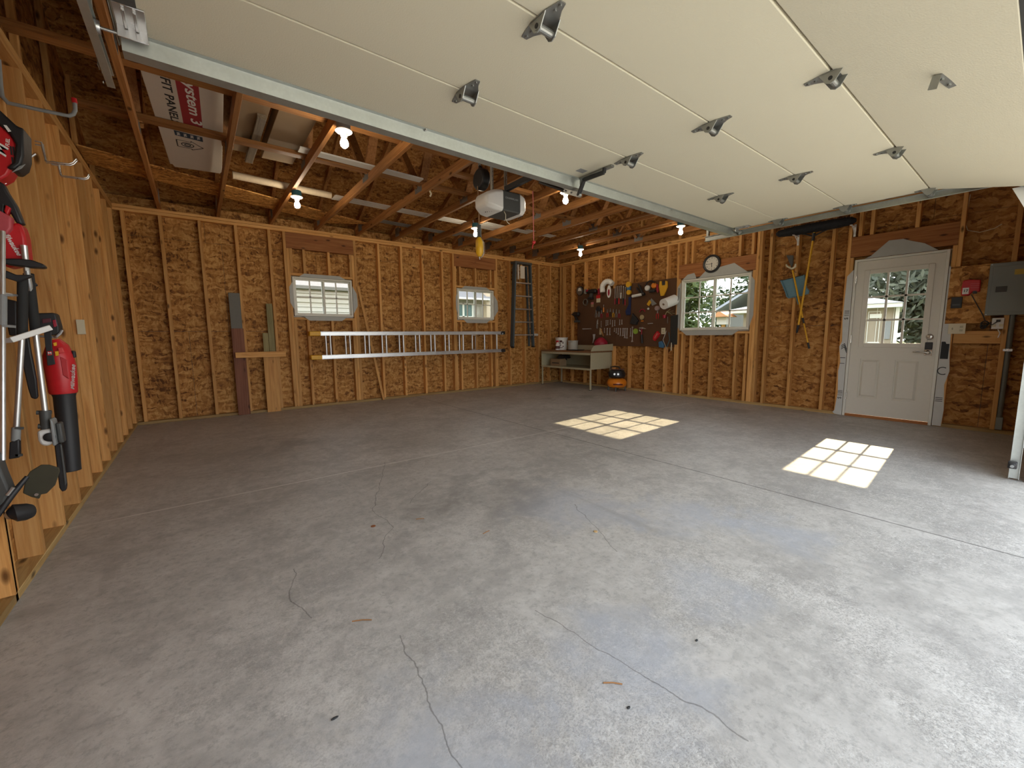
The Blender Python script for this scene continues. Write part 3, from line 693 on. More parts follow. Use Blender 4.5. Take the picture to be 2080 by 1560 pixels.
# ------------------------------------------------------------------ tracks
def c_sec(g, path, s):
    """C-channel with its open side toward the door"""
    rings = []
    for (p, n) in path:
        p, n = Vector(p), Vector(n); w = .052; dp = .026
        pr = [(-w/2, -dp), (-w/2, 0), (w/2, 0), (w/2, -dp), (w/2-.003, -dp), (w/2-.003, -.003), (-w/2+.003, -.003), (-w/2+.003, -dp)]
        rings.append([p + n*a + Vector((s*b, 0, 0)) for a, b in pr])
    return g.loft(rings)
for s, x, nm in ((1, 5.505, 'right wall'), (-1, .482, 'left wall')):
    tr = root('garage_door_track', 'galvanised garage door track hanging beside the ' + nm, 'door track', (x, -5.8, 2.2), 'garage door tracks')
    zc = GZ-.030; path = [((x, -4.58, zc), (0, 0, 1)), ((x, -6.78, zc), (0, 0, 1))]
    g = G(); c_sec(g, path, s); ht = g.build('horizontal_track', M['galv'], tr)
    pa = []
    for k in range(9):
        t = (pi/2)*k/8; pa.append(((x, -6.78-.27*math.sin(t), zc-.27*(1-math.cos(t))), (0, math.sin(t)*-1, math.cos(t))))
    g = G(); c_sec(g, pa, s); g.build('curved_track', M['galv'], tr)
    g = G(); xb = x if s < 0 else x
    c_sec(g, [((xb, -7.05, zc-.272), (0, -1, 0)), ((xb, -7.05, .012), (0, -1, 0))], s); vt = g.build('vertical_track', M['galv'], tr)
    g = G(); g.prism([(-7.06, 1.72), (-7.112, 1.72), (-7.112, 2.15), (-6.86, 2.15), (-6.95, 1.95)], 'x', x+s*.003, x+s*.006); g.build('flag_bracket', M['white'], tr)
    g = G()
    for z in (.25, .75, 1.3): g.box(x+s*.002, x+s*.005, -7.115, -7.04, z, z+.06)
    g.box(x+s*.002, x+s*.032, -7.118, -7.112, .02, 1.75)
    g.build('wall_bracket', M['galv'], tr)
    g = G(); xs = x+s*.006
    if s > 0:
        g.box(xs, xs+.003, -4.61, -4.585, zc-.03, 2.44); g.box(xs, xs+.03, -4.611, -4.608, zc-.03, 2.44)
        g.beam((xs+.01, -4.6, 2.43), (xs+.04, -4.6, H), .004, .03)
    else:
        g.beam((x-.006, -4.72, zc-.02), (x-.006, -4.72, H+.02), .003, .04, (0, 1, 0)); g.beam((x-.02, -5.3, zc-.01), (x-.02, -5.35, H+.02), .035, .003)
    for k in range(5): g.cyl((xs+s*.001, -4.598, zc-.02+k*.04), (xs+s*.004, -4.598, zc-.02+k*.04), .006, n=8)
    g.build('hanger_strap', M['galv'], tr)
    if s > 0:
        g = G(); g.box(x-.085, x-.03, -7.06, -7.015, .10, .15); g.box(x-.11, x-.085, -7.053, -7.022, .106, .144); sn = g.build('safety_sensor', M['black'], tr, bevel=.006)
        G().cyl((x-.111, -7.037, .125), (x-.124, -7.037, .125), .010, n=12).build('lens', M['grey'], sn)

# ------------------------------------------------------------------ opener
op = root('garage_door_opener', 'white and charcoal garage door opener motor hanging from the trusses', 'garage door opener', (3.0, -3.95, 2.2))
def prof_x(x, y0, y1, z0, z1, ch=.0):
    return [(x, y0+ch, z0), (x, y1-ch, z0), (x, y1, z0+ch), (x, y1, z1-ch), (x, y1-ch, z1), (x, y0+ch, z1), (x, y0, z1-ch), (x, y0, z0+ch)]
yf, yb = -4.0, -3.72; zt, zb_ = 2.428, 2.250; OXC = 3.10
G().loft([prof_x(OXC-.097, yf, yb, zb_, zt, .010), prof_x(OXC+.097, yf, yb, zb_, zt, .010)]).build('motor_housing', M['dark'], op)
for s, x, q_ in ((-1, OXC-.098, 1.12), (1, OXC+.098, .72)):
    rings = [prof_x(x, yf-.006, yb+.006, zb_-.006, zt+.006, .02), prof_x(x+s*.075*q_, yf-.002, yb, zb_, zt-.004, .03), prof_x(x+s*.125*q_, yf+.03, yb-.03, zb_+.022, zt-.026, .03), prof_x(x+s*.14*q_, yf+.06, yb-.06, zb_+.045, zt-.055, .02)]
    ln = G().loft(rings).build('light_lens', M['ivory' if 0 else 'white'], op, bevel=.008)
    g = G()
    for k in range(5): g.beam((x+s*.055+s*.01*k, yf+.07+.02*k, zb_-.0005), (x+s*.095, yf+.07+.02*k, zb_+.010), .008, .004)
    g.build('vent_slots', M['black'], ln)
text('brand_lettering', 'CHAMBERLAIN', .022, M['grey'], op, frame((OXC, yf-.0005, 2.365), (1,0,0), (0,0,1)))
g = G()
for s in (-1, 1):
    xx = OXC+s*.08
    g.box(xx-.018, xx+.018, -3.80, -3.797, zt-.05, H+.05); g.box(xx-.018, xx-.015, -3.83, -3.80, zt-.05, H+.05)
hs = g.build('hanging_strap', M['galv'], op)
g = G()
for s in (-1, 1):
    for k in range(8): g.cyl((OXC+s*.08+.003, -3.8035, zt+.02+k*.04), (OXC+s*.08+.003, -3.8005, zt+.02+k*.04), .006, n=8)
g.build('strap_hole', M['black'], hs)
g = G(); g.beam((3.06, -3.96, 2.452), (3.0, -7.10, 2.452), .034, .044); g.build('rail', M['black'], op)
g = G(); g.box(2.97, 3.03, -4.98, -4.86, 2.425, 2.438); g.box(2.975, 3.025, -4.96, -4.89, 2.36, 2.425); g.cyl((2.995, -4.91, 2.36), (2.995, -4.91, 2.325), .015, n=10); g.build('trolley', M['black'], op, bevel=.003)
A0, A1 = Vector((3.0, -4.93, 2.375)), Vector((3.0, -4.62, 2.10))
g = G(); g.tube([(3.000, -4.504, 2.346), (3.000, -4.780, 2.206)], .0125, 10); g.build('straight_arm', M['black'], op)
g = G(); pA, pB = Vector((3.000, -4.759, 2.216)), Vector((3.000, -4.933, 2.134)); g.beam(pA, pB, .006, .034, (0,0,1)); g.cyl(pB+Vector((-.012,0,0)), pB+Vector((.012,0,0)), .017, n=12)
for k in (.2, .55): g.cyl(pA.lerp(pB, k)+Vector((-.014,0,0)), pA.lerp(pB, k)+Vector((-.003,0,0)), .007, n=8)
g.build('arm_joint', M['hinge'], op)
g = G(); g.beam((3.000, -4.928, 2.132), (2.960, -5.021, 2.209), .016, .026, (1,0,0)); g.beam((2.960, -5.019, 2.206), (2.926, -5.226, 2.185), .016, .024, (0,0,1)); g.beam((2.932, -5.220, 2.185), (2.933, -5.224, 2.215), .016, .022, (1,0,0)); g.build('curved_arm', M['black'], op)
cd = [Vector((3.000, -4.412, 2.303)), Vector((3.000, -4.424, 2.245)), Vector((3.000, -4.417, 2.098)), Vector((3.000, -4.416, 1.892))]
for k in range(1, 4): cd[k].x, cd[k].y = cd[0].x+.003*k, cd[0].y
g = G(); g.tube(cd, .0035, 6); rc = g.build('release_cord', M['redcord'], op)
e = cd[3]; g = G(); g.ball(e, .014, 10, 8); g.tube([e, e+Vector((-.012, 0, -.03)), e+Vector((-.016, 0, -.052))], .004, 6); g.ball(e+Vector((.014, 0, .006)), .008, 8, 6); g.build('cord_knot', M['red'], rc)
g = G(); g.tube([(3.03, yf+.03, zb_+.001), (3.05, yf+.03, zb_-.025), (3.055, yf+.04, zb_-.06), (3.085, yf+.05, zb_-.085), (3.115, yf+.06, zb_-.092)], .0028, 6); g.build('antenna_wire', M['ivory'], op)
# cord reel with hanging work light
ry = -3.60
cr_ = root('work_light_reel', 'black cord reel with a yellow caged work light hanging from it', 'work light', ((3.034, -3.600, 2.613)[0], ry, 2.55))
rc0 = Vector((3.035, -3.600, 2.636))
g = G(); g.lathe([(.004, -.045), (.085, -.045), (.10, -.032), (.10, .032), (.085, .045), (.004, .045)], rc0, 'x', 28); g.tube([rc0+Vector((0,0,.09)), rc0+Vector((0,.01,.115)), rc0+Vector((0,.03,.13))], .016, 8); g.build('reel_housing', M['black'], cr_, bevel=.004)
g = G(); g.beam(rc0+Vector((0,.03,.13)), (rc0.x, ry+.03, H+.03), .03, .006, (0,1,0)); g.build('reel_bracket', M['galv'], cr_)
tp = Vector((2.988, -3.600, 2.567)); bt = Vector((2.997, -3.600, 2.208))
g = G(); g.tube([tp, (bt.x, bt.y, tp.z*.4+bt.z*.6), bt], .0042, 6); g.build('cord', M['cord'], cr_)
g = G(); q = Vector((2.989, -3.600, 2.383)); g.ball((bt.x, q.y, q.z), .016, 12, 8, (1,1,1.2)); g.build('cord_stop', M['black'], cr_)
h1 = Vector((2.994, -3.600, 2.086)); g = G(); g.lathe([(.008, 0), (.021, -.004), (.019, -.03), (.023, -.05), (.020, -.09), (.026, -(bt.z-h1.z)), (.010, -(bt.z-h1.z)-.004)], bt, 'z', 16); g.build('handle', M['dark'], cr_, smooth=True)
l1 = Vector((2.996, -3.600, 1.901)); Lh = h1.z-l1.z
hb = Vector((bt.x, bt.y, h1.z))
g = G(); g.lathe([(.018, .002), (.022, -.012), (.036, -.03), (.040, -Lh*.5), (.036, -Lh*.85), (.018, -Lh)], hb, 'z', 16); lg = g.build('lamp_guard', M['yellow'], cr_, smooth=True)
g = G(); g.box(hb.x+.006, hb.x+.043, hb.y-.012, hb.y-.002, h1.z-Lh*.85, h1.z-.04); g.build('lamp_window', M['ivory'], lg, bevel=.003)
g = G()
for a in (-.6, .2, 1.0, 1.8):
    g.tube([hb+Vector((math.cos(a-.6)*.024, math.sin(a-.6)*.024, -.012)), hb+Vector((math.cos(a-.6)*.05, math.sin(a-.6)*.05, -.05)), hb+Vector((math.cos(a-.6)*.052, math.sin(a-.6)*.052, -Lh*.8)), hb+Vector((math.cos(a-.6)*.02, math.sin(a-.6)*.02, -Lh-.01))], .0025, 6)
g.tube([hb+Vector((0,0,-Lh)), hb+Vector((.002,0,-Lh-.03))], .003, 6); g.build('guard_wire', M['steel'], cr_)

# ------------------------------------------------------------------ bare bulbs in porcelain holders
lamps = [(1.738, -3.62, 'grey', 'lit bulb on a grey box at the edge of the open garage door'), (1.735, -1.74, 'teal', 'lit bulb under the trusses nearest the left wall and the back wall'),
         (4.13, -1.77, 'teal', 'lit bulb behind the hanging yellow work light'), (4.13, -3.66, 'teal', 'lit bulb beside the garage door opener arm'),
         (6.56, -1.62, 'teal', 'lit bulb above the pegboard corner, farthest from the camera'), (6.56, -3.64, 'teal', 'lit bulb nearest the clock and the right hand door track')]
for i, (x, y, cm, lab) in enumerate(lamps):
    zt_ = H-.022
    r = root('ceiling_lamp', lab, 'light bulb', (x, y, zt_-.1), 'bare bulbs on the trusses')
    G().lathe([(.004, .050), (.050, .050), (.052, -.008), (.050, -.010), (.004, -.010)], (x, y, zt_-.022), 'z', 20).build('junction_box', M[cm], r, bevel=.002, seg=1)
    G().lathe([(.004, 0), (.062, 0), (.064, -.008), (.055, -.016), (.030, -.024), (.024, -.044), (.004, -.044)], (x, y, zt_-.033), 'z', 24).build('porcelain_holder', M['white'], r, smooth=True)
    zz = zt_-.075
    G().lathe([(.013, .004), (.014, -.012), (.022, -.024), (.030, -.044), (.0315, -.058), (.027, -.074), (.014, -.086), (.002, -.089)], (x, y, zz), 'z', 24).build('bulb', M['bulb'], r, smooth=True)
    G().beam((x-.03, y, zt_+.02), (x-.04, y, H+.05), .03, .003).build('mount_bracket', M['steel'], r)
# cables stapled along the trusses
def cable(nm, pts, r, m, lab, cat='cable', grp=None): return tag(G().tube(pts, r, 6).build(nm, m), lab, cat, grp)
cable('electrical_cable', [(5.955, -.35, H+.03), (5.958, -1.2, H+.035), (5.955, -2.2, H+.03), (5.958, -3.3, H+.035), (5.955, -4.4, H+.03)], .0045, M['cord'], 'tan cable stapled along a truss near the back right corner', 'cable', 'cables along the trusses')
cable('electrical_cable', [(6.57, -1.55, H+.03), (6.572, -2.2, H+.035), (6.57, -2.8, H+.03), (6.572, -3.58, H+.03)], .0045, M['cord'], 'tan cable joining the two lit bulbs nearest the right wall', 'cable', 'cables along the trusses')

# ------------------------------------------------------------------ things on the back wall
ex = root('extension_ladder', 'aluminium extension ladder hung sideways on the back wall under the windows', 'ladder', (4.0, -.1, .77))
for z in (1.175, .805):
    for yy, xa, xb in ((-.085, 2.20, 5.86), (-.145, 2.20, 5.30)):
        g = G(); g.prism([(yy-.022, z-.031), (yy+.022, z-.031), (yy+.022, z-.025), (yy+.003, z-.022), (yy+.003, z+.022), (yy+.022, z+.025), (yy+.022, z+.031), (yy-.022, z+.031), (yy-.022, z+.025), (yy-.003, z+.022), (yy-.003, z-.022), (yy-.022, z-.025)], 'x', xa, xb)
        g.build('side_rail', M['alu'], ex)
    G().box(2.085, 2.25, -.172, -.058, z-.036, z+.036).build('end_cap', M['yellow'], ex, bevel=.01)
    G().box(5.80, 5.895, -.112, -.058, z-.033, z+.033).build('end_cap', M['black'], ex, bevel=.006)
RX = [2.336, 2.639, 2.952, 3.248, 3.559, 3.868, 4.174, 4.474, 4.788, 5.084, 5.38, 5.69]
r0 = G().cyl((RX[0], -.085, .83), (RX[0], -.085, 1.15), .0155, n=12).build('rung', M['alu'], ex, smooth=True)
for x in RX[1:]: dup(r0, (x-RX[0], 0, 0), ex)
for x in RX[:9]: dup(r0, (x-RX[0]+.052, -.06, 0), ex)
g = G(); g.box(5.02, 5.11, -.175, -.165, 1.125, 1.137); g.box(5.02, 5.11, -.175, -.165, .845, .857); g.box(5.10, 5.112, -.176, -.165, .845, 1.137); g.build('rung_lock', M['steel'], ex)
for x in (3.288, 5.77):
    for z in (1.142, ):
        tag(G().tube([(x, .0, z-.004), (x, -.19, z-.004), (x, -.19, z+.03)], .005, 8).build('ladder_hook', M['steel']), 'steel hook under the ladder rail by the %s window of the back wall' % ('left' if x < 4 else 'right'), 'hook', 'hooks holding the extension ladder')
# step ladder
sl_ = root('step_ladder', 'blue grey fibreglass step ladder hung folded beside the right window of the back wall', 'step ladder', (6.33, -.1, .86))
def rail(g, a, b, w, d):
    g.beam(a, b, w, d, (0, 1, 0))
for s, (xb, xt) in ((-1, (6.045, 6.135)), (1, (6.62, 6.535))):
    g = G(); rail(g, (xb, -.165, .865), (xt, -.165, 2.64), .034, .075); fr_ = g.build('front_rail', M['fibre'], sl_)
    g = G(); rail(g, (xb+s*(-.035), -.075, .88), (xt+s*(-.03), -.075, 2.60), .026, .05); g.build('rear_rail', M['fibre'], sl_)
    G().box(xb-.018, xb+.018, -.205, -.125, .855, .885).build('foot', M['black'], fr_)
for k, z in enumerate([1.13, 1.405, 1.68, 1.955, 2.23]):
    t = (z-.865)/(2.64-.865); xa = 6.045+.09*t; xb = 6.62-.085*t
    G().box(xa+.008, xb-.008, -.20, -.12, z-.012, z+.012).build('step', M['alu'], sl_, bevel=.004)
    if k in (0, 2): G().box(xa+.06, xb-.06, -.085, -.065, z-.01, z+.01).build('rear_brace', M['alu'], sl_)
G().box(6.10, 6.57, -.21, -.05, 2.62, 2.67).build('top_cap', M['dark'], sl_, bevel=.01)
G().box(6.16, 6.20, -.215, -.20, 2.30, 2.60).build('spreader', M['alu'], sl_); G().box(6.24, 6.36, -.206, -.202, 2.32, 2.58).build('warning_label', M['whitecard'], sl_)
tag(G().box(6.31, 6.36, -.13, .001, 2.588, 2.6195).build('hanger_block', M['stud_x']), 'small wooden block behind the step ladder', 'block')
tag(G().lathe([(.004, 0), (.026, 0), (.028, .01), (.028, .20), (.024, .21), (.004, .21)], (6.665, -.026, (6.798, 1.131)[1]), 'x', 16).build('foam_peg', M['white'], smooth=True), 'white foam covered peg on the stud to the right of the step ladder', 'peg')
# loose boards against the left part of the wall
def board(nm, x0, x1, z0, z1, y0, y1, m, lab, cat='board', tilt=0):
    o = G().box(x0, x1, y0, y1, z0, z1).build(nm, m, bevel=.002, seg=1); tag(o, lab, cat); o.rotation_euler[1] = tilt; return o
bh1 = board('grey_board', 1.10, 1.236, .001, 1.756, -.021, -.003, M['greypaint'], 'grey painted board with a reddish face leaning behind the short rail, left of the window')
board('reddish_board', 1.095, 1.245, .001, 1.255, -.043, -.024, M['red_z'], 'reddish wide board standing in front of the grey board')
board('pine_board', 1.462, 1.642, .001, .905, -.048, -.026, M['pine_z'], 'wide pale pine board with a knot standing behind the short rail')
board('treated_board', 1.552, 1.632, .002, 1.622, -.022, -.002, M['treated_z'], 'taller greenish treated board behind the short rail')
board('treated_offcut', 1.478, 1.548, .002, 1.19, -.022, -.002, M['treated_z'], 'shorter greenish treated offcut beside the taller one')
board('retaining_rail', 1.118, 1.752, .835, .915, -.108, -.070, M['stud_x'], 'short pine rail nailed across the studs holding loose boards', 'rail')
tag(G().beam((2.905, -.018, 1.955), (3.245, -.04, .012), .038, .024, (0, 1, 0)).build('leaning_strip', M['pine_z']), 'thin pine strip leaning diagonally behind the extension ladder', 'board')

# ------------------------------------------------------------------ things stored across the bottom chords
Zt = H+.0895
bx = root('soffit_panel_box', 'white cardboard box of soffit panels with red band lying across the trusses', 'box', (.80, -2.9, Zt+.04))
zb1, zb0 = Zt+.042, Zt+.042
g = G(); poly = [(.489, -4.40), (.622, -1.444), (1.060, -1.498), (.960, -4.40)]; g.prism(poly, 'z', zb0, zb0+.16); bb = g.build('carton', M['whitecard'], bx, bevel=.004)
G().prism([(.64, -1.45), (1.058, -1.503), (1.045, -1.43), (.66, -1.37)], 'z', zb0+.004, zb0+.008).build('end_flap', M['whitecard'], bx)
zz = zb0-.0008
G().prism([(.672, -4.35), (.757, -2.474), (.884, -2.495), (.807, -4.35)], 'z', zz, zz+.0004).build('red_band', plain('red_print', (.36,.03,.04), .7), bb)
def fit_text(s_, p0, p1, hgt, m, shear=0):
    p0, p1 = Vector((*p0, zz-.0004)), Vector((*p1, zz-.0004)); r_ = p1-p0; L = r_.length; r_.normalize(); u_ = Vector((r_.y, -r_.x, 0))
    mid = (p0+p1)/2; o = text('box_lettering', s_, 1, m, bb, Matrix.Identity(4), .0004, shear)
    vs = [v.co + BASE[bb.name] for v in o.data.vertices]; xs = [v.x for v in vs]; ys = [v.y for v in vs]
    cx_, cy_, w_, h_ = (max(xs)+min(xs))/2, (max(ys)+min(ys))/2, max(xs)-min(xs), max(ys)-min(ys)
    for v, q in zip(o.data.vertices, vs):
        a_, b_ = (q.x-cx_)/w_*L, (q.y-cy_)/h_*hgt; v.co = mid + r_*a_ + u_*b_ + Vector((0, 0, -.0002 if q.z > 0 else .0002)) - BASE[bb.name]
fit_text('System 3', (.787, -3.37), (.832, -2.585), .098, M['paper'], .2)
fit_text('SOFFIT PANELS', (.655, -3.51), (.703, -2.50), .055, M['ink'], .08)
G().prism([(.683, -2.36), (.690, -2.255), (.888, -2.235), (.882, -2.34)], 'z', zz, zz+.0004).build('label_patch', plain('dark_blue_print', (.02,.05,.09), .7), bb)
for k in range(4): fit_text('PANEL', (.712+.047*k, -2.33), (.716+.047*k, -2.265), .022, M['paper'])
g = G(); pth = [(.695, -2.16), (.80, -2.16), (.80, -2.185), (.890, -2.075), (.808, -1.975), (.806, -2.0), (.702, -2.0)]
for i in range(len(pth)):
    a, b = pth[i], pth[(i+1) % len(pth)]; g.beam((a[0], a[1], zz), (b[0], b[1], zz), .008, .0006)
g.torus((.775, -2.08, zz), .045, .004, 'z', 20, 4); g.torus((.775, -2.08, zz), .022, .004, 'z', 14, 4)
g.build('house_mark', M['ink'], bb)
M['greywood'] = lumber('weathered_offcut', 'y', (.24,.19,.13), (.18,.14,.095), (.10,.07,.05), .2)
cb = root('cardboard_carton', 'brown cardboard carton lying across the trusses beside the white soffit box', 'box', (1.42, -2.7, Zt+.05))
G().box(1.085, 1.315, -4.2, -2.10, Zt+.0785, Zt+.22).build('carton', M['card'], cb, bevel=.004)
tag(G().box(1.37, 1.655, -4.2, -2.06, Zt+.0785, Zt+.21).build('cardboard_carton', M['card'], bevel=.004), 'second brown cardboard carton, nearer the lit grey box bulb', 'box')
tag(G().box(1.235, 1.30, -3.02, -1.95, Zt+.0395, Zt+.078).build('wood_offcut', M['greywood'], bevel=.002, seg=1), 'short grey wood offcut under the brown cartons', 'board')
def strip(nm, x0, x1, y0, y1, z0, z1, m, lab, cat, grp=None, prof=False):
    g = G()
    if prof:
        n = 3; w = (y1-y0)/n
        for k in range(n):
            g.prism([(y0+k*w, z0), (y0+k*w+w*.82, z0), (y0+(k+1)*w, z0+.008), (y0+(k+1)*w, z0+.011), (y0+k*w+w*.80, z0+.003), (y0+k*w, z0+.003)], 'x', x0, x1)
    else: g.box(x0, x1, y0, y1, z0, z1)
    return tag(g.build(nm, m), lab, cat, grp)
strip('osb_strip', -.02, 5.4, -1.64, -1.44, Zt+.001, Zt+.012, M['osb_roof'], 'long strand board strip laid across the trusses nearest the left bulbs', 'board', None) if 0 else None
def slab4(nm, pts, z0, z1, m, lab, cat, grp=None): return tag(G().prism(pts, 'z', z0, z1).build(nm, m), lab, cat, grp)
M['osb_strip'] = osb('strand_board_strip', (11, 34, 34), (1.35,1.3,1.15))  # roof board colours brightened: light bounced off the floor is put into the tint
slab4('strand_board_strip', [(-.03, -1.60), (3.0, -.50), (2.45, -.20), (-.03, -1.10)], Zt+.001, Zt+.013, M['osb_strip'], 'strand board strip lying at a slant across the trusses behind the soffit box', 'board', None)
slab4('soffit_strip', [(1.60, -2.735), (2.86, -2.69), (2.86, -2.58), (1.60, -2.625)], Zt+.001, Zt+.016, M['siding'], 'short white soffit strip lying behind the brace nearest the bulb on the grey box', 'siding strip')
def ribbed(x0, x1, y0, y1, zz, m, lab, dy=.0, nm='siding_strip', grp='siding strips in the rafters'):
    g = G(); n = 3; w = (y1-y0)/n
    for k in range(n):
        a = y0+k*w
        q = [(a, zz), (a+w*.80, zz), (a+w*.86, zz+.010), (a+w, zz+.010), (a+w, zz+.013), (a+w*.84, zz+.013), (a+w*.78, zz+.003), (a, zz+.003)]
        g.loft([[(x0, p[0], p[1]) for p in q], [(x1, p[0]+dy, p[1]) for p in q]])
    return tag(g.build(nm, m), lab, 'siding strip', grp)
ribbed(2.215, 5.0, -1.55, -1.33, Zt+.015, M['siding'], 'long white ribbed siding strip across the trusses beyond the tan pipe', .10)
ribbed(4.4, 5.7, -1.68, -1.50, Zt+.001, M['siding'], 'white siding strip across the trusses above the yellow work light', .08)
ribbed(5.25, 5.95, -1.66, -1.48, Zt+.015, M['siding'], 'short white siding offcut across the trusses at the far end of the row', .05)
M['greysiding'] = plain('grey_siding', (.20,.20,.185), .6)
ribbed(2.95, 4.5, -.83, -.64, Zt+.014, M['greysiding'], 'grey siding strip across the trusses near the back wall', .10)
ribbed(4.3, 5.3, -.92, -.72, Zt+.001, M['greysiding'], 'second grey siding strip beyond the first, behind the yellow work light', .05)
tag(G().tube([(1.16, -1.42, Zt+.060), (2.20, -1.40, Zt+.045)], .040, 14).build('plastic_pipe', M['tan_pipe'], smooth=True), 'tan plastic pipe lying across the trusses at the end of the white siding', 'pipe')
tag(G().tube([(2.962, -2.62, H+.02), (2.985, -2.62, H-.02), (2.98, -2.60, H-.045)], .010, 8).build('hanging_tag', M['ivory']), 'small pale scrap hanging from a truss left of the opener motor', 'scrap')

# ------------------------------------------------------------------ workbench in the back right corner
FX, BY0, BY1, TZ = 6.90, -1.61, -.13, .762
wb = root('workbench', 'beige steel packing bench with open shelf standing in the back right corner', 'workbench', (7.24, -.87, 0))
RXb = 7.555
G().box(FX-.012, RXb, BY0, BY1, TZ-.004, TZ+.026).build('bench_top', M['wood_top'], wb, bevel=.004)
G().box(FX, FX+.012, BY0+.002, BY1-.002, TZ-.05, TZ-.005).build('front_rail', M['beige'], wb)
G().box(FX, RXb, BY0+.003, BY1-.003, .425, .44).build('shelf', M['beige'], wb)
G().box(FX-.002, FX+.012, BY0+.003, BY1-.003, .405, .441).build('shelf_lip', M['beige'], wb)
for y0, y1 in ((BY0, BY0+.014), (BY1-.014, BY1)): G().box(FX, RXb-.05, y0, y1, .42, TZ-.005).build('side_panel', M['beige'], wb, bevel=.002, seg=1)
G().box(RXb-.015, RXb, BY0+.01, BY1-.01, .44, TZ-.005).build('back_panel', M['beige'], wb)
g = G(); g.prism([(FX, TZ+.027), (RXb+.02, TZ+.027), (RXb+.02, TZ+.165), (FX+.14, TZ+.145), (FX+.07, TZ+.125), (FX+.025, TZ+.08)], 'y', BY0-.006, BY0+.008); g.build('side_guard', M['beige'], wb)
G().box(RXb-.012, RXb, BY0+.008, BY1, TZ+.027, TZ+.13).build('back_guard', M['beige'], wb)
for x in (FX+.018, RXb-.03):
    for y in (BY0+.018, BY1-.018):
        lg = G().box(x-.013, x+.013, y-.013, y+.013, .012, .425).build('leg', M['beige'], wb); G().box(x-.02, x+.02, y-.02, y+.02, 0, .012).build('foot', M['black'], lg)
tz = TZ+.0265
def item(nm, lab, cat, x, y, z, grp=None): return root(nm, lab, cat, (x, y, z), grp)
# big printed bucket
b1 = item('plastic_bucket', 'large white printed bucket at the left end of the workbench', 'bucket', 7.25, -.42, tz)
G().lathe([(.004, 0), (.120, 0), (.138, .26), (.145, .262), (.146, .275), (.137, .275), (.118, .01), (.004, .01)], (7.25, -.42, tz), 'z', 28).build('shell', M['white'], b1, smooth=True)
g = G()
for k, (a, z, w, h) in enumerate([(-2.45, .19, .06, .045), (-2.6, .09, .05, .012), (-2.6, .115, .05, .012), (-2.6, .14, .05, .012), (-2.1, .16, .02, .05), (-2.05, .08, .03, .02), (-2.5, .05, .10, .012)]):
    rr = .122+.018*z/.26+.0008; c_ = Vector((7.25+rr*math.cos(a), -.42+rr*math.sin(a), tz+z)); t_ = Vector((-math.sin(a), math.cos(a), 0))
    g.beam(c_-t_*w/2, c_+t_*w/2, .0015, h)
g.build('print', plain('dark_red_ink', (.07,.015,.012), .6), b1)
b2 = item('plastic_bucket', 'smaller off white bucket beside the large printed bucket', 'bucket', 7.27, -.76, tz)
G().lathe([(.004, 0), (.100, 0), (.112, .195), (.118, .197), (.119, .208), (.110, .208), (.098, .01), (.004, .01)], (7.27, -.76, tz), 'z', 28).build('shell', plain('off_white_plastic', (.50,.48,.42), .45), b2, smooth=True)
g = G(); g.torus((7.27, -.76, tz+.185), .115, .003, 'z', 24, 5, 2.0, 4.2); g.build('handle', M['steel'], b2)
sb = item('spray_bottle', 'white spray bottle with dark label in front of the large bucket', 'bottle', 7.06, -.49, tz)
G().lathe([(.004, 0), (.046, 0), (.048, .10), (.044, .13), (.020, .155), (.017, .175), (.004, .176)], (7.06, -.49, tz), 'z', 20).build('bottle', M['white'], sb, smooth=True)
g = G(); g.box(7.02, 7.09, -.503, -.477, tz+.176, tz+.21); g.beam((7.03, -.49, tz+.18), (7.02, -.49, tz+.15), .012, .008); g.build('trigger_head', M['red'], sb, bevel=.004)
g = G(); g.lathe([(.0487, .03), (.0493, .03), (.0493, .09), (.0487, .09)], (7.06, -.49, tz), 'z', 20); g.build('label_wrap', plain('dark_label', (.12,.05,.045), .6), sb)
tag(G().loft([[(7.0, -1.13, tz), (7.22, -1.13, tz), (7.22, -.83, tz), (7.0, -.83, tz)], [(6.99, -1.14, tz+.018), (7.23, -1.14, tz+.018), (7.23, -.82, tz+.018), (6.99, -.82, tz+.018)]]).build('parts_tray', M['black']), 'black shallow tray on the bench top beside the buckets', 'tray')
fz = (7.400, -1.587, 0.944)[2]
fu = item('plastic_canister', 'dark red dome topped canister on the bench against the pegboard', 'canister', 7.385, -1.42, tz)
fy = (7.385, -1.599, 0.944)[1]
G().lathe([(.004, tz-fz), (.120, tz-fz), (.138, -.02), (.142, .0), (.136, .02), (.105, .065), (.055, .105), (.025, .118), (.004, .119)], (7.385, max(fy, -1.45), fz), 'z', 28).build('shell', M['darkred'], fu, smooth=True)
# on the shelf
sz = .4405
cx = item('cardboard_box', 'small brown printed cardboard box on the left end of the bench shelf', 'box', 7.05, -.50, sz)
G().box(6.97, 7.17, -.66, -.36, sz, sz+.155).build('carton', M['card'], cx, bevel=.003)
text('box_lettering', 'HARDWARE', .045, M['ink'], cx, frame((6.9694, -.51, sz+.07), (0, -1, 0), (0, 0, 1))) if 0 else None
g = G(); g.box(6.9688, 6.9698, -.63, -.41, sz+.055, sz+.075); g.build('print_band', M['ink'], cx)
g = G(); g.torus((7.15, -.60, sz+.185), .13, .022, 'z', 28, 8); g.torus((7.14, -.62, sz+.22), .11, .020, 'z', 28, 8); g.tube([(7.05, -.70, sz+.22), (6.98, -.80, sz+.21), (6.96, -.88, sz+.15)], [.02, .018, .014], 8)
tag(g.build('coiled_hose', M['black'], smooth=True), 'coiled black hose lying on the cardboard box on the bench shelf', 'hose')
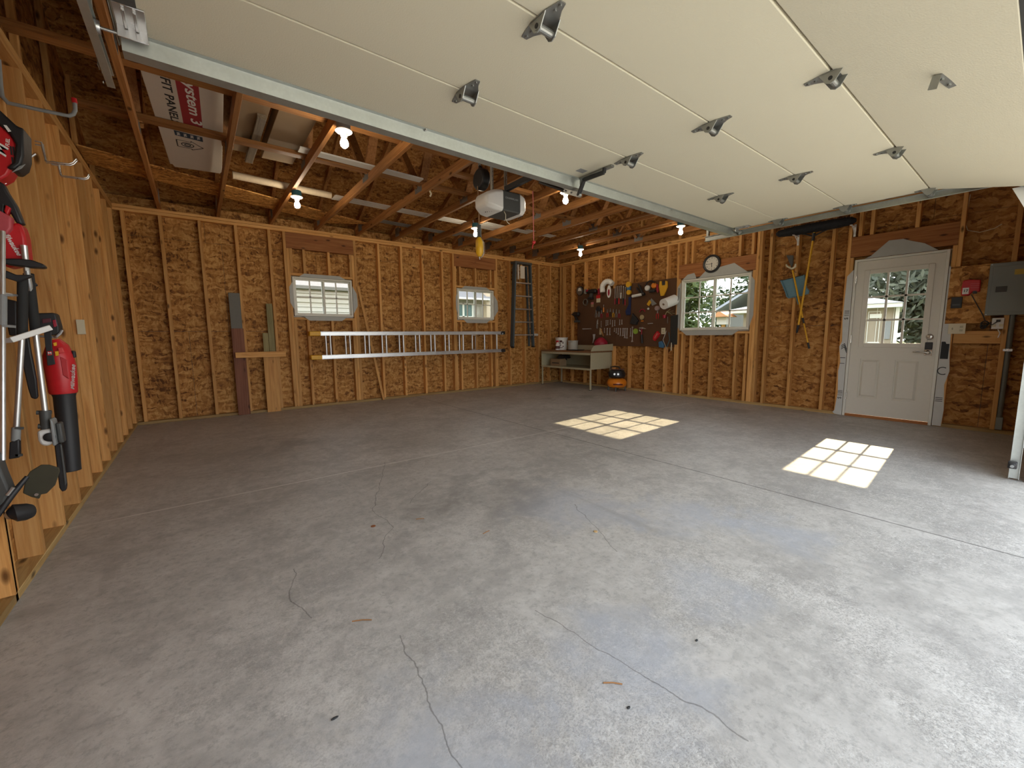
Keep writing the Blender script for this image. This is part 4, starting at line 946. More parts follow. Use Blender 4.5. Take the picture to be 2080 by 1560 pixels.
# ------------------------------------------------------------------ pancake compressor
cy, cxx = -1.93, 7.32
ac = root('air_compressor', 'orange pancake air compressor with black top beside the workbench', 'compressor', (cxx, cy, 0))
G().lathe([(.004, .055), (.10, .06), (.165, .085), (.192, .13), (.195, .155), (.190, .185), (.160, .23), (.10, .255), (.004, .258)], (cxx, cy, 0), 'z', 36).build('tank', M['orange'], ac, smooth=True)
for a in (.5, 2.1, 3.7, 5.3):
    px, py = cxx+.165*math.cos(a), cy+.165*math.sin(a); G().lathe([(.004, .0), (.018, 0), (.015, .03), (.012, .09), (.004, .092)], (px, py, 0), 'z', 12).build('foot', M['dark'], ac)
g = G(); g.lathe([(.004, .258), (.13, .258), (.165, .29), (.165, .36), (.14, .41), (.09, .425), (.004, .427)], (cxx, cy, 0), 'z', 12); sh_ = g.build('shroud', M['black'], ac, bevel=.006)
g = G(); g.tube([(cxx-.06, cy+.10, .42), (cxx-.06, cy+.10, .475), (cxx-.03, cy+.02, .485), (cxx-.03, cy-.08, .475), (cxx-.05, cy-.13, .42)], .014, 10); g.build('carry_handle', M['black'], ac, smooth=True)
g = G(); g.tube([(cxx-.12, cy+.06, .435), (cxx-.13, cy-.02, .43), (cxx-.10, cy-.11, .437), (cxx, cy-.15, .44), (cxx+.08, cy-.10, .435)], .010, 8); g.build('air_hose', plain('reddish_hose', (.12,.05,.045), .5), ac, smooth=True)
ga = G(); dirv = Vector((-.72, -.69, 0)).normalized()
for k in (-.045, .025): 
    c_ = Vector((cxx, cy, .345))+dirv*.168+Vector((-dirv.y, dirv.x, 0))*(-k-.04); ga.cyl(c_-dirv*.004, c_+dirv*.012, .020, n=16)
ga.build('gauge', M['steel'], ac)
g = G(); rr = .197
for k in range(8):
    a0 = math.radians(198+k*7); a1 = math.radians(204.5+k*7)
    g.loft([[(cxx+rr*math.cos(a0), cy+rr*math.sin(a0), .128), (cxx+rr*math.cos(a1), cy+rr*math.sin(a1), .128), (cxx+rr*math.cos(a1), cy+rr*math.sin(a1), .156), (cxx+rr*math.cos(a0), cy+rr*math.sin(a0), .156)],
            [(cxx+(rr-.004)*math.cos(a0), cy+(rr-.004)*math.sin(a0), .128), (cxx+(rr-.004)*math.cos(a1), cy+(rr-.004)*math.sin(a1), .128), (cxx+(rr-.004)*math.cos(a1), cy+(rr-.004)*math.sin(a1), .156), (cxx+(rr-.004)*math.cos(a0), cy+(rr-.004)*math.sin(a0), .156)]])
g.build('tank_decal', plain('dark_red_decal', (.12,.008,.006), .5), ac)

# ------------------------------------------------------------------ pegboard and its tools (right wall)
PX = W-.0065
def pegmat():
    m = NT('brown_pegboard'); o = m.obj(); v = m.n('ShaderNodeTexVoronoi'); v.inputs['Randomness'].default_value = 0; v.inputs['Scale'].default_value = 1/.0254
    m.l(m.map(o, (0,1,1), (0,.013,.013)), v.inputs['Vector']); h = m.ramp(v.outputs['Distance'], [(.10, 1), (.13, 0)])
    n = m.noise(o, 6, 4); c = m.mix(n, (.095,.045,.022), (.135,.066,.034)); c = m.mix(h, c, (.012,.006,.004)); m.bsdf(c, .75, spec=.25); return m.mt
M['peg'] = pegmat()
pa = (-0.605, 0.899); pb = (-1.624, 0.910); pc = (-3.061, 0.874); ptl = (-1.595, 2.070); ptr = (-3.011, 2.097)
PB0 = tag(G().box(PX-.0012, W-.0003, -1.66, -.60, .885, 2.06).build('pegboard', M['peg']), 'brown pegboard panel behind the workbench, left of the taller panel', 'pegboard', 'pegboards on the right wall')
PB1 = tag(G().box(PX-.0012, W-.0003, -3.00, -1.665, .885, 2.115).build('pegboard', M['peg']), 'taller brown pegboard panel next to the right wall window', 'pegboard', 'pegboards on the right wall')
def flat(nm, poly, t, m, lab, cat, grp=None, x=PX-.0008, parent=None):
    o = G().prism(poly, 'x', x-t, x).build(nm, m, parent, bevel=.0012, seg=1)
    return tag(o, lab, cat, grp) if parent is None else o
def wrench_poly(y, zt, L, w):
    """combination wrench outline hanging by its ring end: open jaw at the bottom"""
    h = w*.32; r = w*.62; zb = zt-L; P = []
    for k in range(9): a = math.radians(-60+k*37.5); P.append((y+r*math.sin(-a-2.6)*1.0, zt-r+r*math.cos(-a-2.6)))
    P = [(y-h, zt-2*r+.004), (y-r*.9, zt-1.5*r), (y-r, zt-r), (y-r*.7, zt-.3*r), (y, zt), (y+r*.7, zt-.3*r), (y+r, zt-r), (y+r*.9, zt-1.5*r), (y+h, zt-2*r+.004),
         (y+h*.85, zb+w*1.2), (y+w*.75, zb+w*.75), (y+w*.7, zb), (y+w*.28, zb), (y+w*.25, zb+w*.5), (y-w*.25, zb+w*.55), (y-w*.32, zb+w*.05), (y-w*.75, zb+w*.1), (y-w*.78, zb+w*.8), (y-h*.85, zb+w*1.3)]
    return P
def nth(i): return ORD[i]
M['wr'] = metal('wrench_chrome', (.75,.75,.74), .3, False)
wl = [((-1.381, 1.261), (-1.383, 1.158), .012), ((-1.460, 1.260), (-1.457, 1.105), .020), ((-1.532, 1.258), (-1.522, 1.105), .018), ((-1.644, 1.256), (-1.641, 1.175), .012), ((-1.697, 1.255), (-1.687, 1.144), .014), ((-1.744, 1.254), (-1.741, 1.114), .017),
      ((-1.808, 1.252), (-1.788, 1.083), .020), ((-1.857, 1.251), (-1.868, 1.083), .019), ((-1.911, 1.250), (-1.905, 1.043), .021), ((-1.961, 1.249), (-1.959, 1.033), .022), ((-2.048, 1.247), (-2.041, 1.072), .017), ((-2.087, 1.276), (-2.091, 0.965), .022)]
for i, (a, b, w) in enumerate(wl):
    flat('combination_wrench', wrench_poly((a[0]+b[0])/2, a[1], a[1]-b[1], w*1.25), .007, M['wr'], 'chrome wrench in the lower pegboard row, %s from the left' % nth(i), 'wrench', 'wrenches in the lower pegboard row')
sw = [(-1.196, 1.443), (-1.291, 1.409), (-1.424, 1.425), (-1.469, 1.423), (-1.534, 1.431), (-1.592, 1.419), (-1.649, 1.417), (-1.773, 1.422), (-1.828, 1.420)]
for i, (y, z) in enumerate(sw):
    flat('small_wrench', wrench_poly(y, z, .10+.012*(i*7 % 4), .016), .006, M['wr'], 'small wrench in the middle pegboard row, %s from the left' % nth(i), 'wrench', 'small wrenches in the middle pegboard row')
def driver(y, z, L, hl, hr, hm, lab, grp, sr=.004):
    r = root('screwdriver', lab, 'screwdriver', (PX-.02, y, z-L), grp)
    G().cyl((PX-.018, y, z), (PX-.018, y, z-L+hl*.8), sr, n=8).build('shaft', M['wr'], r)
    G().cyl((PX-.0008, y, z-.012), (PX-.03, y, z-.012), .0025, n=6).build('peg', M['wr'], r); G().cyl((PX-.0008, y, z-L+.006), (PX-.012, y, z-L+.006), .0025, n=6).build('peg', M['wr'], r)
    G().lathe([(.003, 0), (hr*.75, .004), (hr, hl*.3), (hr*.8, hl*.7), (hr*.95, hl*.92), (.004, hl)], (PX-.018, y, z-L), 'z', 12).build('handle', hm, r, smooth=True)
dr_ = [((-1.657, 2.092), 'darkred'), ((-1.706, 2.097), 'black'), ((-1.755, 2.092), 'red'), ((-1.801, 2.097), 'white'), ((-1.858, 2.082), 'black'), ((-1.906, 2.057), 'darkred')]
for i, ((y, z), hm) in enumerate(dr_): driver(y, z, .36 if i != 3 else .26, .12, .014, M[hm], 'long %s handled screwdriver in the upper pegboard row, %s from the left' % ({'darkred':'dark red','black':'black','red':'red','white':'white'}[hm], nth(i)), 'screwdrivers in the upper pegboard row', .005)
y, z = (-1.364, 1.745); driver(y, z, .155, .10, .016, M['orange'], 'orange handled screwdriver under the red card on the pegboard', None)
def pliers(y, z, L, hm, lab, grp=None, op=.30):
    r = root('pliers', lab, 'pliers', (PX-.012, y, z-L), grp); x = PX-.010; j = L*.36
    g = G(); g.prism([(y-.010, z-j), (y-.006, z), (y+.006, z), (y+.010, z-j), (y+.014, z-j*1.25), (y-.014, z-j*1.25)], 'x', x-.006, x+.006); g.build('jaws', M['hinge'], r, bevel=.0015, seg=1)
    for s in (-1, 1):
        g = G(); g.tube([(PX-.0008, y+s*L*op*.36, z-L+.004), (x, y+s*L*op*.36, z-L+.002)], .003, 6); g.tube([(x, y+s*.006, z-j*1.1), (x, y+s*L*op*.42, z-L*.62), (x, y+s*L*op*.36, z-L)], [.005, .0065, .0055], 8); g.build('handle', hm, r, smooth=True)
pl = [((-1.150, 1.654), 'hinge', 'grey'), ((-1.232, 1.660), 'grey', 'plain grey'), ((-1.300, 1.636), 'darkred', 'dark red'), ((-1.458, 1.647), 'red', 'red'), ((-1.535, 1.663), 'black', 'black'), ((-1.612, 1.639), 'yellow', 'yellow'), ((-1.687, 1.635), 'hinge', 'steel'), ((-1.762, 1.620), 'darkred', 'wine red')]
for i, ((y, z), hm, cn) in enumerate(pl): pliers(y, z, .165, M[hm], 'small %s handled pliers in the second pegboard row, %s from the left' % (cn, nth(i)), 'pliers in the second pegboard row')
y, z = (-2.640, 1.590); pliers(y, z, .19, M['red'], 'red handled pliers below the tape roll on the right of the pegboard')
y, z = (-1.182, 1.423); pliers(y, z, .17, M['hinge'], 'grey pliers at the left end of the middle pegboard row', None, .2)
# single items
def R_(nm, lab, cat, yz): return root(nm, lab, cat, (PX-.02, yz[0], yz[1]))
c = (-0.672, 2.092)
t = R_('saw_blade', 'round grey saw blade in a black holder at the left end of the pegboard', 'saw blade', c)
g = G(); g.lathe([(.004, .0), (.105, .0), (.105, .012), (.004, .012)], (PX-.001, *c), '-x', 28); g.build('holder', M['black'], t)
g = G()
poly = []
for k in range(48): a = 2*pi*k/48; rr = .092 if k % 2 else .084; poly.append((c[0]+rr*math.cos(a), c[1]+rr*math.sin(a)))
g.prism(poly, 'x', PX-.019, PX-.0135); g.build('blade', M['hinge'], t)
g = G(); g.prism([(c[0]-.06, c[1]+.0), (c[0]+.05, c[1]+.0), (c[0]+.03, c[1]+.06), (c[0]-.02, c[1]+.066)], 'x', PX-.0205, PX-.0193); g.build('label_card', M['paper'], t)
c = (-0.848, 2.065); tag(G().lathe([(.004, 0), (.05, 0), (.055, .015), (.03, .02), (.004, .02)], (PX-.001, *c), '-x', 20).build('sanding_disc', M['grey']), 'small grey disc beside the round saw blade', 'disc')
c = (-1.061, 2.026)
t = R_('impact_driver', 'black and red cordless driver hanging left of the white hose', 'power tool', c)
g = G(); g.lathe([(.02, -.14), (.042, -.12), (.050, -.02), (.045, .07), (.028, .11), (.015, .15)], (PX-.06, c[0], c[1]+.02), 'y', 16); g.build('body', M['black'], t, smooth=True)
G().prism([(c[0]+.02, c[1]+.02), (c[0]-.03, c[1]+.02), (c[0]-.02, c[1]-.10), (c[0]+.06, c[1]-.10)], 'x', PX-.085, PX-.04).build('grip', M['dark'], t, bevel=.006)
G().box(PX-.10, PX-.02, c[0]-.035, c[0]+.085, c[1]-.145, c[1]-.10).build('battery', M['black'], t, bevel=.006)
G().box(PX-.10, PX-.03, c[0]+.07, c[0]+.13, c[1]+.02, c[1]+.065).build('cap', M['darkred'], t, bevel=.006)
c = (-1.225, 2.032); tag(G().box(PX-.03, PX-.001, c[0]-.02, c[0]+.025, c[1]-.07, c[1]+.06).build('tool_pouch', M['darkred'], bevel=.006), 'dark red pouch behind the white hose', 'pouch')
h0_, h1_, h2_, h3_, h4_ = (-1.366, 1.997), (-1.363, 2.128), (-1.452, 2.204), (-1.555, 2.193), (-1.619, 2.142)
g = G(); ctr = [h0_, h1_, h2_, h3_, h4_]
pts = []
for i in range(len(ctr)-1):
    for k in range(10):
        t_ = k/10; p_ = [ctr[max(i-1,0)], ctr[i], ctr[i+1], ctr[min(i+2,4)]]
        q = [.5*((2*p_[1][d])+(-p_[0][d]+p_[2][d])*t_+(2*p_[0][d]-5*p_[1][d]+4*p_[2][d]-p_[3][d])*t_*t_+(-p_[0][d]+3*p_[1][d]-3*p_[2][d]+p_[3][d])*t_**3) for d in (0,1)]
        pts.append((PX-.065, q[0], q[1]))
pts.append((PX-.065, *h4_)); rs = [.050+(.005 if k % 2 else 0) for k in range(len(pts))]
tag(g.tube(pts, rs, 14).build('flexible_hose', M['white'], smooth=True), 'white ribbed flexible hose arching over the pegboard top', 'hose')
c = (-1.207, 1.879); t = R_('blister_card', 'red and white hanging card below the black cordless driver', 'card', c)
G().box(PX-.012, PX-.001, c[0]-.05, c[0]+.05, c[1]-.075, c[1]+.01).build('pack', M['ivory'], t); G().box(PX-.013, PX-.001, c[0]-.045, c[0]+.055, c[1]+.01, c[1]+.08).build('header_card', M['red'], t)
c = (-1.037, 1.776); t = R_('blister_card', 'small pink and brown hanging card left of the orange screwdriver', 'card', c)
G().box(PX-.012, PX-.001, c[0]-.035, c[0]+.035, c[1]-.06, c[1]).build('pack', M['card'], t); G().box(PX-.013, PX-.001, c[0]-.035, c[0]+.035, c[1], c[1]+.045).build('header_card', plain('pink_card', (.52,.16,.16), .6), t)
c = (-1.488, 2.008); t = R_('hose_clamp_pack', 'white oval pack with red print hanging inside the white hose arch', 'pack', c)
g = G(); P = [(c[0]+.05*math.cos(a), c[1]+.13*math.sin(a)) for a in [2*pi*k/20 for k in range(20)]]; g.prism(P, 'x', PX-.014, PX-.001); g.build('card', M['paper'], t)
g = G(); P = [(c[0]+.026*math.cos(a), c[1]-.02+.07*math.sin(a)) for a in [2*pi*k/16 for k in range(16)]]; g.prism(P, 'x', PX-.0155, PX-.0142); g.build('print', M['darkred'], t)
c = (-0.837, 1.832)
g = G()
for k in range(6): g.torus((PX-.0055-.012*k, c[0]-.01*k, c[1]), .075-.004*k, .005, 'x', 20, 6)
tag(g.build('wire_coils', M['hinge'], smooth=True), 'coils of grey wire below the round saw blade', 'wire')
c = (-0.604, 1.553)
t = R_('cordless_drill', 'black cordless drill at the left edge of the pegboard', 'power tool', c)
g = G(); g.lathe([(.018, -.11), (.045, -.09), (.05, 0), (.045, .06), (.022, .09), (.012, .13)], (PX-.06, c[0], c[1]+.03), 'y', 16); g.build('body', M['black'], t, smooth=True)
G().prism([(c[0]+.05, c[1]+.0), (c[0]-.005, c[1]+.0), (c[0]-.06, c[1]-.11), (c[0]-.01, c[1]-.12)], 'x', PX-.08, PX-.04).build('grip', M['black'], t, bevel=.006)
G().box(PX-.10, PX-.02, c[0]-.10, c[0]+.02, c[1]-.155, c[1]-.11).build('battery', M['dark'], t, bevel=.006)
c = (-1.232, 1.670); tag(G().prism([(c[0]+.06, c[1]-.04), (c[0]-.06, c[1]-.06), (c[0]-.05, c[1]+.0), (c[0]+.0, c[1]+.06), (c[0]+.05, c[1]+.04)], 'x', PX-.04, PX-.001).build('stapler', M['black'], bevel=.006), 'black stapler left of the orange screwdriver', 'stapler')
# yellow and blue piece at the top
c = (-2.001, 2.029)
t = R_('tape_gun', 'yellow and blue tape gun at the top edge of the pegboard', 'tape gun', c)
G().lathe([(.01, -.02), (.055, -.02), (.055, .02), (.01, .02)], (PX-.04, c[0]+.0, c[1]+.065), 'x', 24).build('tape_roll', M['yellow'], t, smooth=True)
G().prism([(c[0]+.05, c[1]+.03), (c[0]-.045, c[1]+.03), (c[0]-.035, c[1]-.06), (c[0]+.03, c[1]-.06)], 'x', PX-.055, PX-.015).build('frame', M['blue'], t, bevel=.005)
e = (-2.010, 1.943); G().lathe([(.004, -.02), (.046, -.02), (.050, 0), (.046, .02), (.004, .02)], (PX-.04, e[0], e[1]), 'x', 24).build('end_knob', M['yellow'], t, smooth=True)
c0, c1 = (-2.018, 1.856), (-1.993, 1.501)
tag(G().prism([(c0[0]+.03, c0[1]), (c0[0]-.03, c0[1]), (c1[0]-.045, c1[1]), (c1[0]+.05, c1[1]), (c1[0]+.07, c1[1]+.08), (c0[0]+.02, c0[1]-.14)], 'x', PX-.03, PX-.001).build('work_apron', M['navy'], bevel=.008), 'navy fabric hanging below the yellow tape gun', 'apron')
a, b = (-2.099, 1.859), (-2.322, 1.878); k_ = (-2.240, 2.016)
t = R_('caulking_gun', 'black caulking gun with a white tube', 'caulking gun', k_)
G().cyl((PX-.045, *a), (PX-.045, *b), .028, n=16).build('tube', M['grey' if 0 else 'white'], t, smooth=True)
g = G(); g.cyl((PX-.045, *b), (PX-.045, b[0]-.05, b[1]+.008), .030, n=14); g.tube([(PX-.045, b[0]-.0, b[1]+.02), (PX-.045, k_[0]-.02, k_[1]+.02), (PX-.045, k_[0]+.02, k_[1]+.06)], [.026, .022, .014], 8); g.tube([(PX-.045, b[0]+.04, b[1]+.02), (PX-.045, k_[0]+.05, k_[1]-.0)], .014, 8); g.build('frame', M['black'], t)
c = (-2.489, 2.019)
t = R_('ear_muffs', 'black round ear muffs with orange and white cups at the top of the pegboard', 'ear muffs', c)
G().torus((PX-.04, c[0], c[1]-.0), .095, .012, 'x', 28, 8, -.4, pi+.4).build('band', M['black'], t, smooth=True)
for s, cm in ((1, 'white'), (-1, 'orange')):
    G().lathe([(.004, 0), (.05, 0), (.052, .03), (.038, .045), (.004, .046)], (PX-.01, c[0]+s*.07, c[1]-.03+(.03 if s < 0 else 0)), '-x', 20).build('ear_cup', M[cm], t, smooth=True)
G().box(PX-.06, PX-.001, c[0]-.10, c[0]+.02, c[1]-.12, c[1]-.07).build('cushion', M['black'], t, bevel=.01)
c = (-2.621, 1.970); tag(G().prism([(c[0]+.02, c[1]+.07), (c[0]-.01, c[1]+.07), (c[0]-.035, c[1]-.06), (c[0]-.01, c[1]-.09), (c[0]+.02, c[1]-.03)], 'x', PX-.02, PX-.001).build('utility_knife', M['darkred'], bevel=.003), 'reddish utility knife right of the ear muffs', 'knife')
a = [(-2.677, 2.090), (-2.717, 2.085), (-2.725, 2.005), (-2.790, 2.007), (-2.792, 2.081), (-2.827, 2.073), (-2.836, 1.967), (-2.786, 1.857), (-2.768, 1.815), (-2.707, 1.815), (-2.684, 1.902), (-2.665, 1.984)]
t = R_('yellow_float', 'yellow forked plastic tray hanging above the paper towel roll', 'tray', a[9])
G().prism(a, 'x', PX-.035, PX-.001).build('tray', M['yellow'], t, bevel=.006)
G().prism([(-2.723, 2.076), (-2.787, 2.078), (-2.786, 1.999), (-2.731, 2.000)], 'x', PX-.03, PX-.001).build('clip', M['black'], t, bevel=.004)
# paper towels on a rod
p0 = Vector((7.273, -2.947, 1.641)); p1 = Vector((PX-.035, p0.y-.045, p0.z+.085))
t = R_('paper_towel_roll', 'big white paper towel roll sticking out from the board beside the right wall window', 'paper towel', (p0.y, p0.z))
G().cyl(p0, p1, .092, n=36).build('roll', M['paper'], t, smooth=True)
G().cyl(p0+Vector((.001,0,0)), p0-Vector((.004,0,0)), .022, n=20).build('core', M['card'], t)
g = G(); g.tube([p0-Vector((.012,0,0)), (PX-.0016, p1.y-.005, p1.z+.01)], .008, 10); g.tube([p1+Vector((-.06,-.10,-.03)), p1+Vector((-.05,-.108,.06)), (PX-.0016, p1.y-.06, p1.z+.20)], .006, 8); g.build('holder', M['dark'], t)
a = [(-2.497, 1.791), (-2.616, 1.682), (-2.523, 1.652), (-2.457, 1.739)]
tag(G().prism(a, 'x', PX-.008, PX-.001).build('speed_square', M['grey']), 'grey triangular square left of the paper towel roll', 'square')
a = [(-2.470, 1.765), (-2.509, 1.716), (-2.458, 1.646), (-2.413, 1.686)]
tag(G().prism(a, 'x', PX-.03, PX-.010).build('tape_measure', M['yellow'], bevel=.004), 'yellow tape measure in front of the grey square', 'tape measure')
c = (-2.445, 1.601); tag(G().ball((PX-.02, *c), .022, 10, 8).build('chalk_bob', M['white'], smooth=True), 'small white bob below the yellow tape measure', 'chalk line')
c = (-2.640, 1.599); tag(G().lathe([(.026, -.02), (.042, -.02), (.044, .02), (.028, .02)], (PX-.025, *c), 'x', 24).build('tape_roll', plain('pinkish_tape', (.40,.30,.29), .6), smooth=True), 'pale ring shaped tape roll below the paper towels', 'tape roll')
c = (-2.307, 1.487)
t = R_('headlamp', 'tan disc with a red strap hanging right of the black gloves', 'headlamp', c)
e = (-2.309, 1.445); G().lathe([(.004, 0), (.045, 0), (.048, .012), (.04, .022), (.004, .023)], (PX-.01, *e), '-x', 24).build('disc', plain('tan_disc', (.46,.36,.19), .5), t, smooth=True)
f_ = (-2.311, 1.534); G().torus((PX-.012, f_[0], f_[1]), .06, .010, 'x', 24, 8, .2, pi-.2).build('strap', M['darkred'], t, smooth=True); q = (-2.317, 1.374); G().box(PX-.02, PX-.002, q[0]-.025, q[0]+.025, q[1]-.01, q[1]+.01).build('orange_tag', M['orange'], t)
a = [(-2.108, 1.534), (-2.156, 1.484), (-2.202, 1.444), (-2.250, 1.376), (-2.217, 1.349), (-2.207, 1.301), (-2.138, 1.313), (-2.045, 1.325), (-2.078, 1.401), (-2.099, 1.458)]
tag(G().prism(a, 'x', PX-.06, PX-.001).build('work_gloves', M['black'], bevel=.012), 'pair of black work gloves in the middle of the pegboard', 'gloves')
c = (-2.171, 1.178); t = R_('tape_roll', '', 'tape roll', c); t['label'] = 'lime green tape disc at the right end of the lower wrench row'
G().lathe([(.014, 0), (.052, 0), (.054, .012), (.052, .024), (.014, .024)], (PX-.002, *c), '-x', 24).build('disc', M['green'], t, smooth=True); G().lathe([(.004, 0), (.0135, 0), (.0135, .022), (.004, .022)], (PX-.002, *c), '-x', 14).build('core', M['dark'], t)
a, b = (-2.322, 1.223), (-2.336, 0.948)
t = R_('hammer', 'hammer with steel head and black grip at the bottom of the pegboard', 'hammer', b)
g = G(); g.cyl((PX-.03, a[0]+.05, a[1]+.015), (PX-.03, a[0]-.02, a[1]+.015), .017, n=14); g.prism([(a[0]-.02, a[1]+.0), (a[0]-.02, a[1]+.03), (a[0]-.09, a[1]+.005), (a[0]-.09, a[1]-.005)], 'x', PX-.04, PX-.02); g.cyl((PX-.03, a[0]+.05, a[1]-.02), (PX-.03, a[0]+.03, a[1]-.05), .01, n=10); g.tube([(PX-.0008, b[0], b[1]+.002), (PX-.03, b[0], b[1]+.002)], .003, 6); g.build('head', M['wr'], t)
G().cyl((PX-.03, a[0], a[1]+.02), (PX-.03, a[0], a[1]-.12), .011, n=10).build('handle', M['darkred'], t); G().cyl((PX-.03, a[0], a[1]-.11), (PX-.03, b[0], b[1]), .020, .022, n=12).build('grip', M['black'], t, smooth=True)
a = [(-2.666, 1.180), (-2.719, 1.125), (-2.690, 1.070), (-2.621, 0.987), (-2.578, 1.015), (-2.586, 1.080), (-2.626, 1.135)]
t = R_('staple_gun', 'bright red staple gun near the bottom right of the pegboard', 'staple gun', a[3]); G().prism(a, 'x', PX-.05, PX-.001).build('body', M['red'], t, bevel=.008)
b = [(-2.670, 1.143), (-2.691, 1.125), (-2.632, 1.034), (-2.616, 1.052)]; G().prism(b, 'x', PX-.056, PX-.049).build('lever', plain('pale_red_plastic', (.62,.14,.12), .4), t)
a = (-2.730, 1.233); b = (-2.811, 1.119)
t = R_('outlet_plate', 'ivory outlet plate at the lower right of the pegboard', 'outlet', b); G().box(PX-.008, PX-.0005, b[0], a[0], b[1], a[1]).build('cover', M['ivory'], t, bevel=.002)
for k in (.3, .7): G().box(PX-.0095, PX-.0079, b[0]+(a[0]-b[0])*.25, b[0]+(a[0]-b[0])*.75, b[1]+(a[1]-b[1])*k-.014, b[1]+(a[1]-b[1])*k+.014).build('socket', M['beige'], t, bevel=.003)
c = (-2.752, 0.924)
t = R_('hand_vise', 'blue clamp with looped handles hanging at the bottom right pegboard corner', 'clamp', c)
G().prism([(c[0]+.04, c[1]-.05), (c[0]-.05, c[1]-.06), (c[0]-.06, c[1]+.0), (c[0]-.01, c[1]+.07), (c[0]+.05, c[1]+.05)], 'x', PX-.05, PX-.001).build('body', M['blue'], t, bevel=.008)
a, b = (-2.849, 1.177), (-2.871, 0.844); G().tube([(PX-.03, *a), (PX-.035, a[0]+.06, (a[1]+b[1])/2), (PX-.03, b[0], b[1])], .006, 8).build('cable_loop', M['wr'], t); a, b = (-2.899, 1.150), (-2.870, 0.880); G().tube([(PX-.03, *a), (PX-.03, a[0]-.02, (a[1]+b[1])/2), (PX-.03, *b)], .007, 8).build('cable_loop', plain('teal_cable', (.05,.12,.13), .5), t)
a, b = (-2.956, 0.962), (-2.952, 0.819)
tag(G().beam((PX-.02, *a), (PX-.02, *b), .012, .02, (1,0,0)).build('paint_stick', M['ivory']), 'pale stick hanging below the right pegboard corner', 'stick')
a, b = (-2.917, 1.442), (-3.054, 0.928)
tag(G().prism([a, (b[0], a[1]+.02), b, (a[0]-.01, b[1])], 'x', PX-.02, PX-.001).build('dark_panel', plain('dark_green_black_panel', (.02,.022,.02), .6), bevel=.003), 'tall dark panel hanging at the right edge of the pegboard', 'panel')
c = (-2.864, 1.533); t = R_('zip_tie_bundle', 'bundle of pale yellow zip ties below the paper towel roll', 'zip ties', c); g = G()
for k, (dy, dz) in enumerate([(-.10, .02), (-.13, -.03), (-.09, -.05), (.06, -.06), (-.05, .05)]): g.beam((PX-.006-.004*k, c[0]+.03, c[1]-.01), (PX-.016-.004*k, c[0]+dy, c[1]+dz-.02), .004, .011, (1,0,0))
g.build('ties', plain('pale_yellow_plastic', (.56,.50,.26), .5), t)
c = (-2.803, 1.438); tag(G().lathe([(.004, -.03), (.030, -.03), (.033, .03), (.004, .03)], (PX-.0335, *c), 'z', 16).build('plastic_cup', M['darkred'], smooth=True), 'small dark red cup below the zip ties', 'cup')
c = (-2.851, 1.374); tag(G().beam((PX-.0085, c[0], c[1]+.06), (PX-.0085, c[0]-.005, c[1]-.06), .006, .016, (1,0,0)).build('putty_knife', M['wr']), 'narrow steel putty knife beside the dark panel', 'putty knife')
for nm, (pa_, pb_, n) in {'left': ((-0.788, 1.246), (-1.018, 1.247), 8), 'right': ((-2.455, 1.314), (-2.546, 1.320), 5)}.items():
    for k in range(n):
        y = pa_[0]+(pb_[0]-pa_[0])*k/(n-1); z = pa_[1]+(pb_[1]-pa_[1])*k/(n-1)
        tag(G().tube([(PX-.001, y, z), (PX-.03, y, z), (PX-.035, y, z+.012)], .004, 6).build('peg_hook', M['white']), 'small white peg hook in the empty row on the %s part of the pegboard' % nm, 'hook', 'empty peg hooks on the %s part of the pegboard' % nm)
a = [(-1.254, 1.264), (-1.308, 1.242), (-1.304, 1.117), (-1.243, 1.122)]; t = R_('paint_brush', 'tan paper tag with a brush above the red funnel', 'brush', a[3]); G().prism(a, 'x', PX-.006, PX-.001).build('tag', plain('manila_card', (.50,.42,.26), .8), t); p, q = (-1.295, 1.242), (-1.365, 1.085); G().beam((PX-.014, *p), (PX-.014, *q), .008, .016, (1,0,0)).build('handle', M['pine_z'], t)
p, q = (-1.119, 1.129), (-1.088, 0.937); g = G(); g.tube([(PX-.03, *p), (PX-.035, (p[0]+q[0])/2-.02, (p[1]+q[1])/2), (PX-.03, *q)], [.03, .018, .012], 10); tag(g.build('white_glove', plain('soft_grey_cloth', (.45,.41,.40), .9), smooth=True), 'pale cloth glove hanging above the bench left of the red funnel', 'glove')

# ------------------------------------------------------------------ clock, brooms, panel and outlets on the right wall
c = (-3.622, 2.270)
ck = root('wall_clock', 'round black rimmed wall clock above the right wall window', 'clock', (W-.02, *c))
G().lathe([(.118, .0), (.142, .0), (.148, .012), (.143, .028), (.128, .034), (.112, .028), (.110, .012), (.118, .006)], (W-.001, *c), '-x', 40).build('rim', M['black'], ck, smooth=True)
dial = G().lathe([(.002, .010), (.1115, .010), (.1115, .014), (.002, .014)], (W-.001, *c), '-x', 40).build('dial', plain('clock_dial', (.74,.70,.62), .6), ck)
def hand(a, L, w, nm):
    d = Vector((0, -math.sin(a), math.cos(a))); o = Vector((W-.018, *c)); return G().beam(o-d*.015, o+d*L, .0015, w, d.cross(Vector((1,0,0)))).build(nm, M['ink'], ck)
hand(math.radians(-92), .088, .006, 'minute_hand'); hand(math.radians(178), .058, .009, 'hour_hand')
for k in range(12):
    a = 2*pi*(k+1)/12; text('numeral', str(k+1), .028, M['ink'], dial, frame((W-.0155, c[0]-.090*math.sin(a), c[1]+.090*math.cos(a)), (0,-1,0), (0,0,1)), .0003)
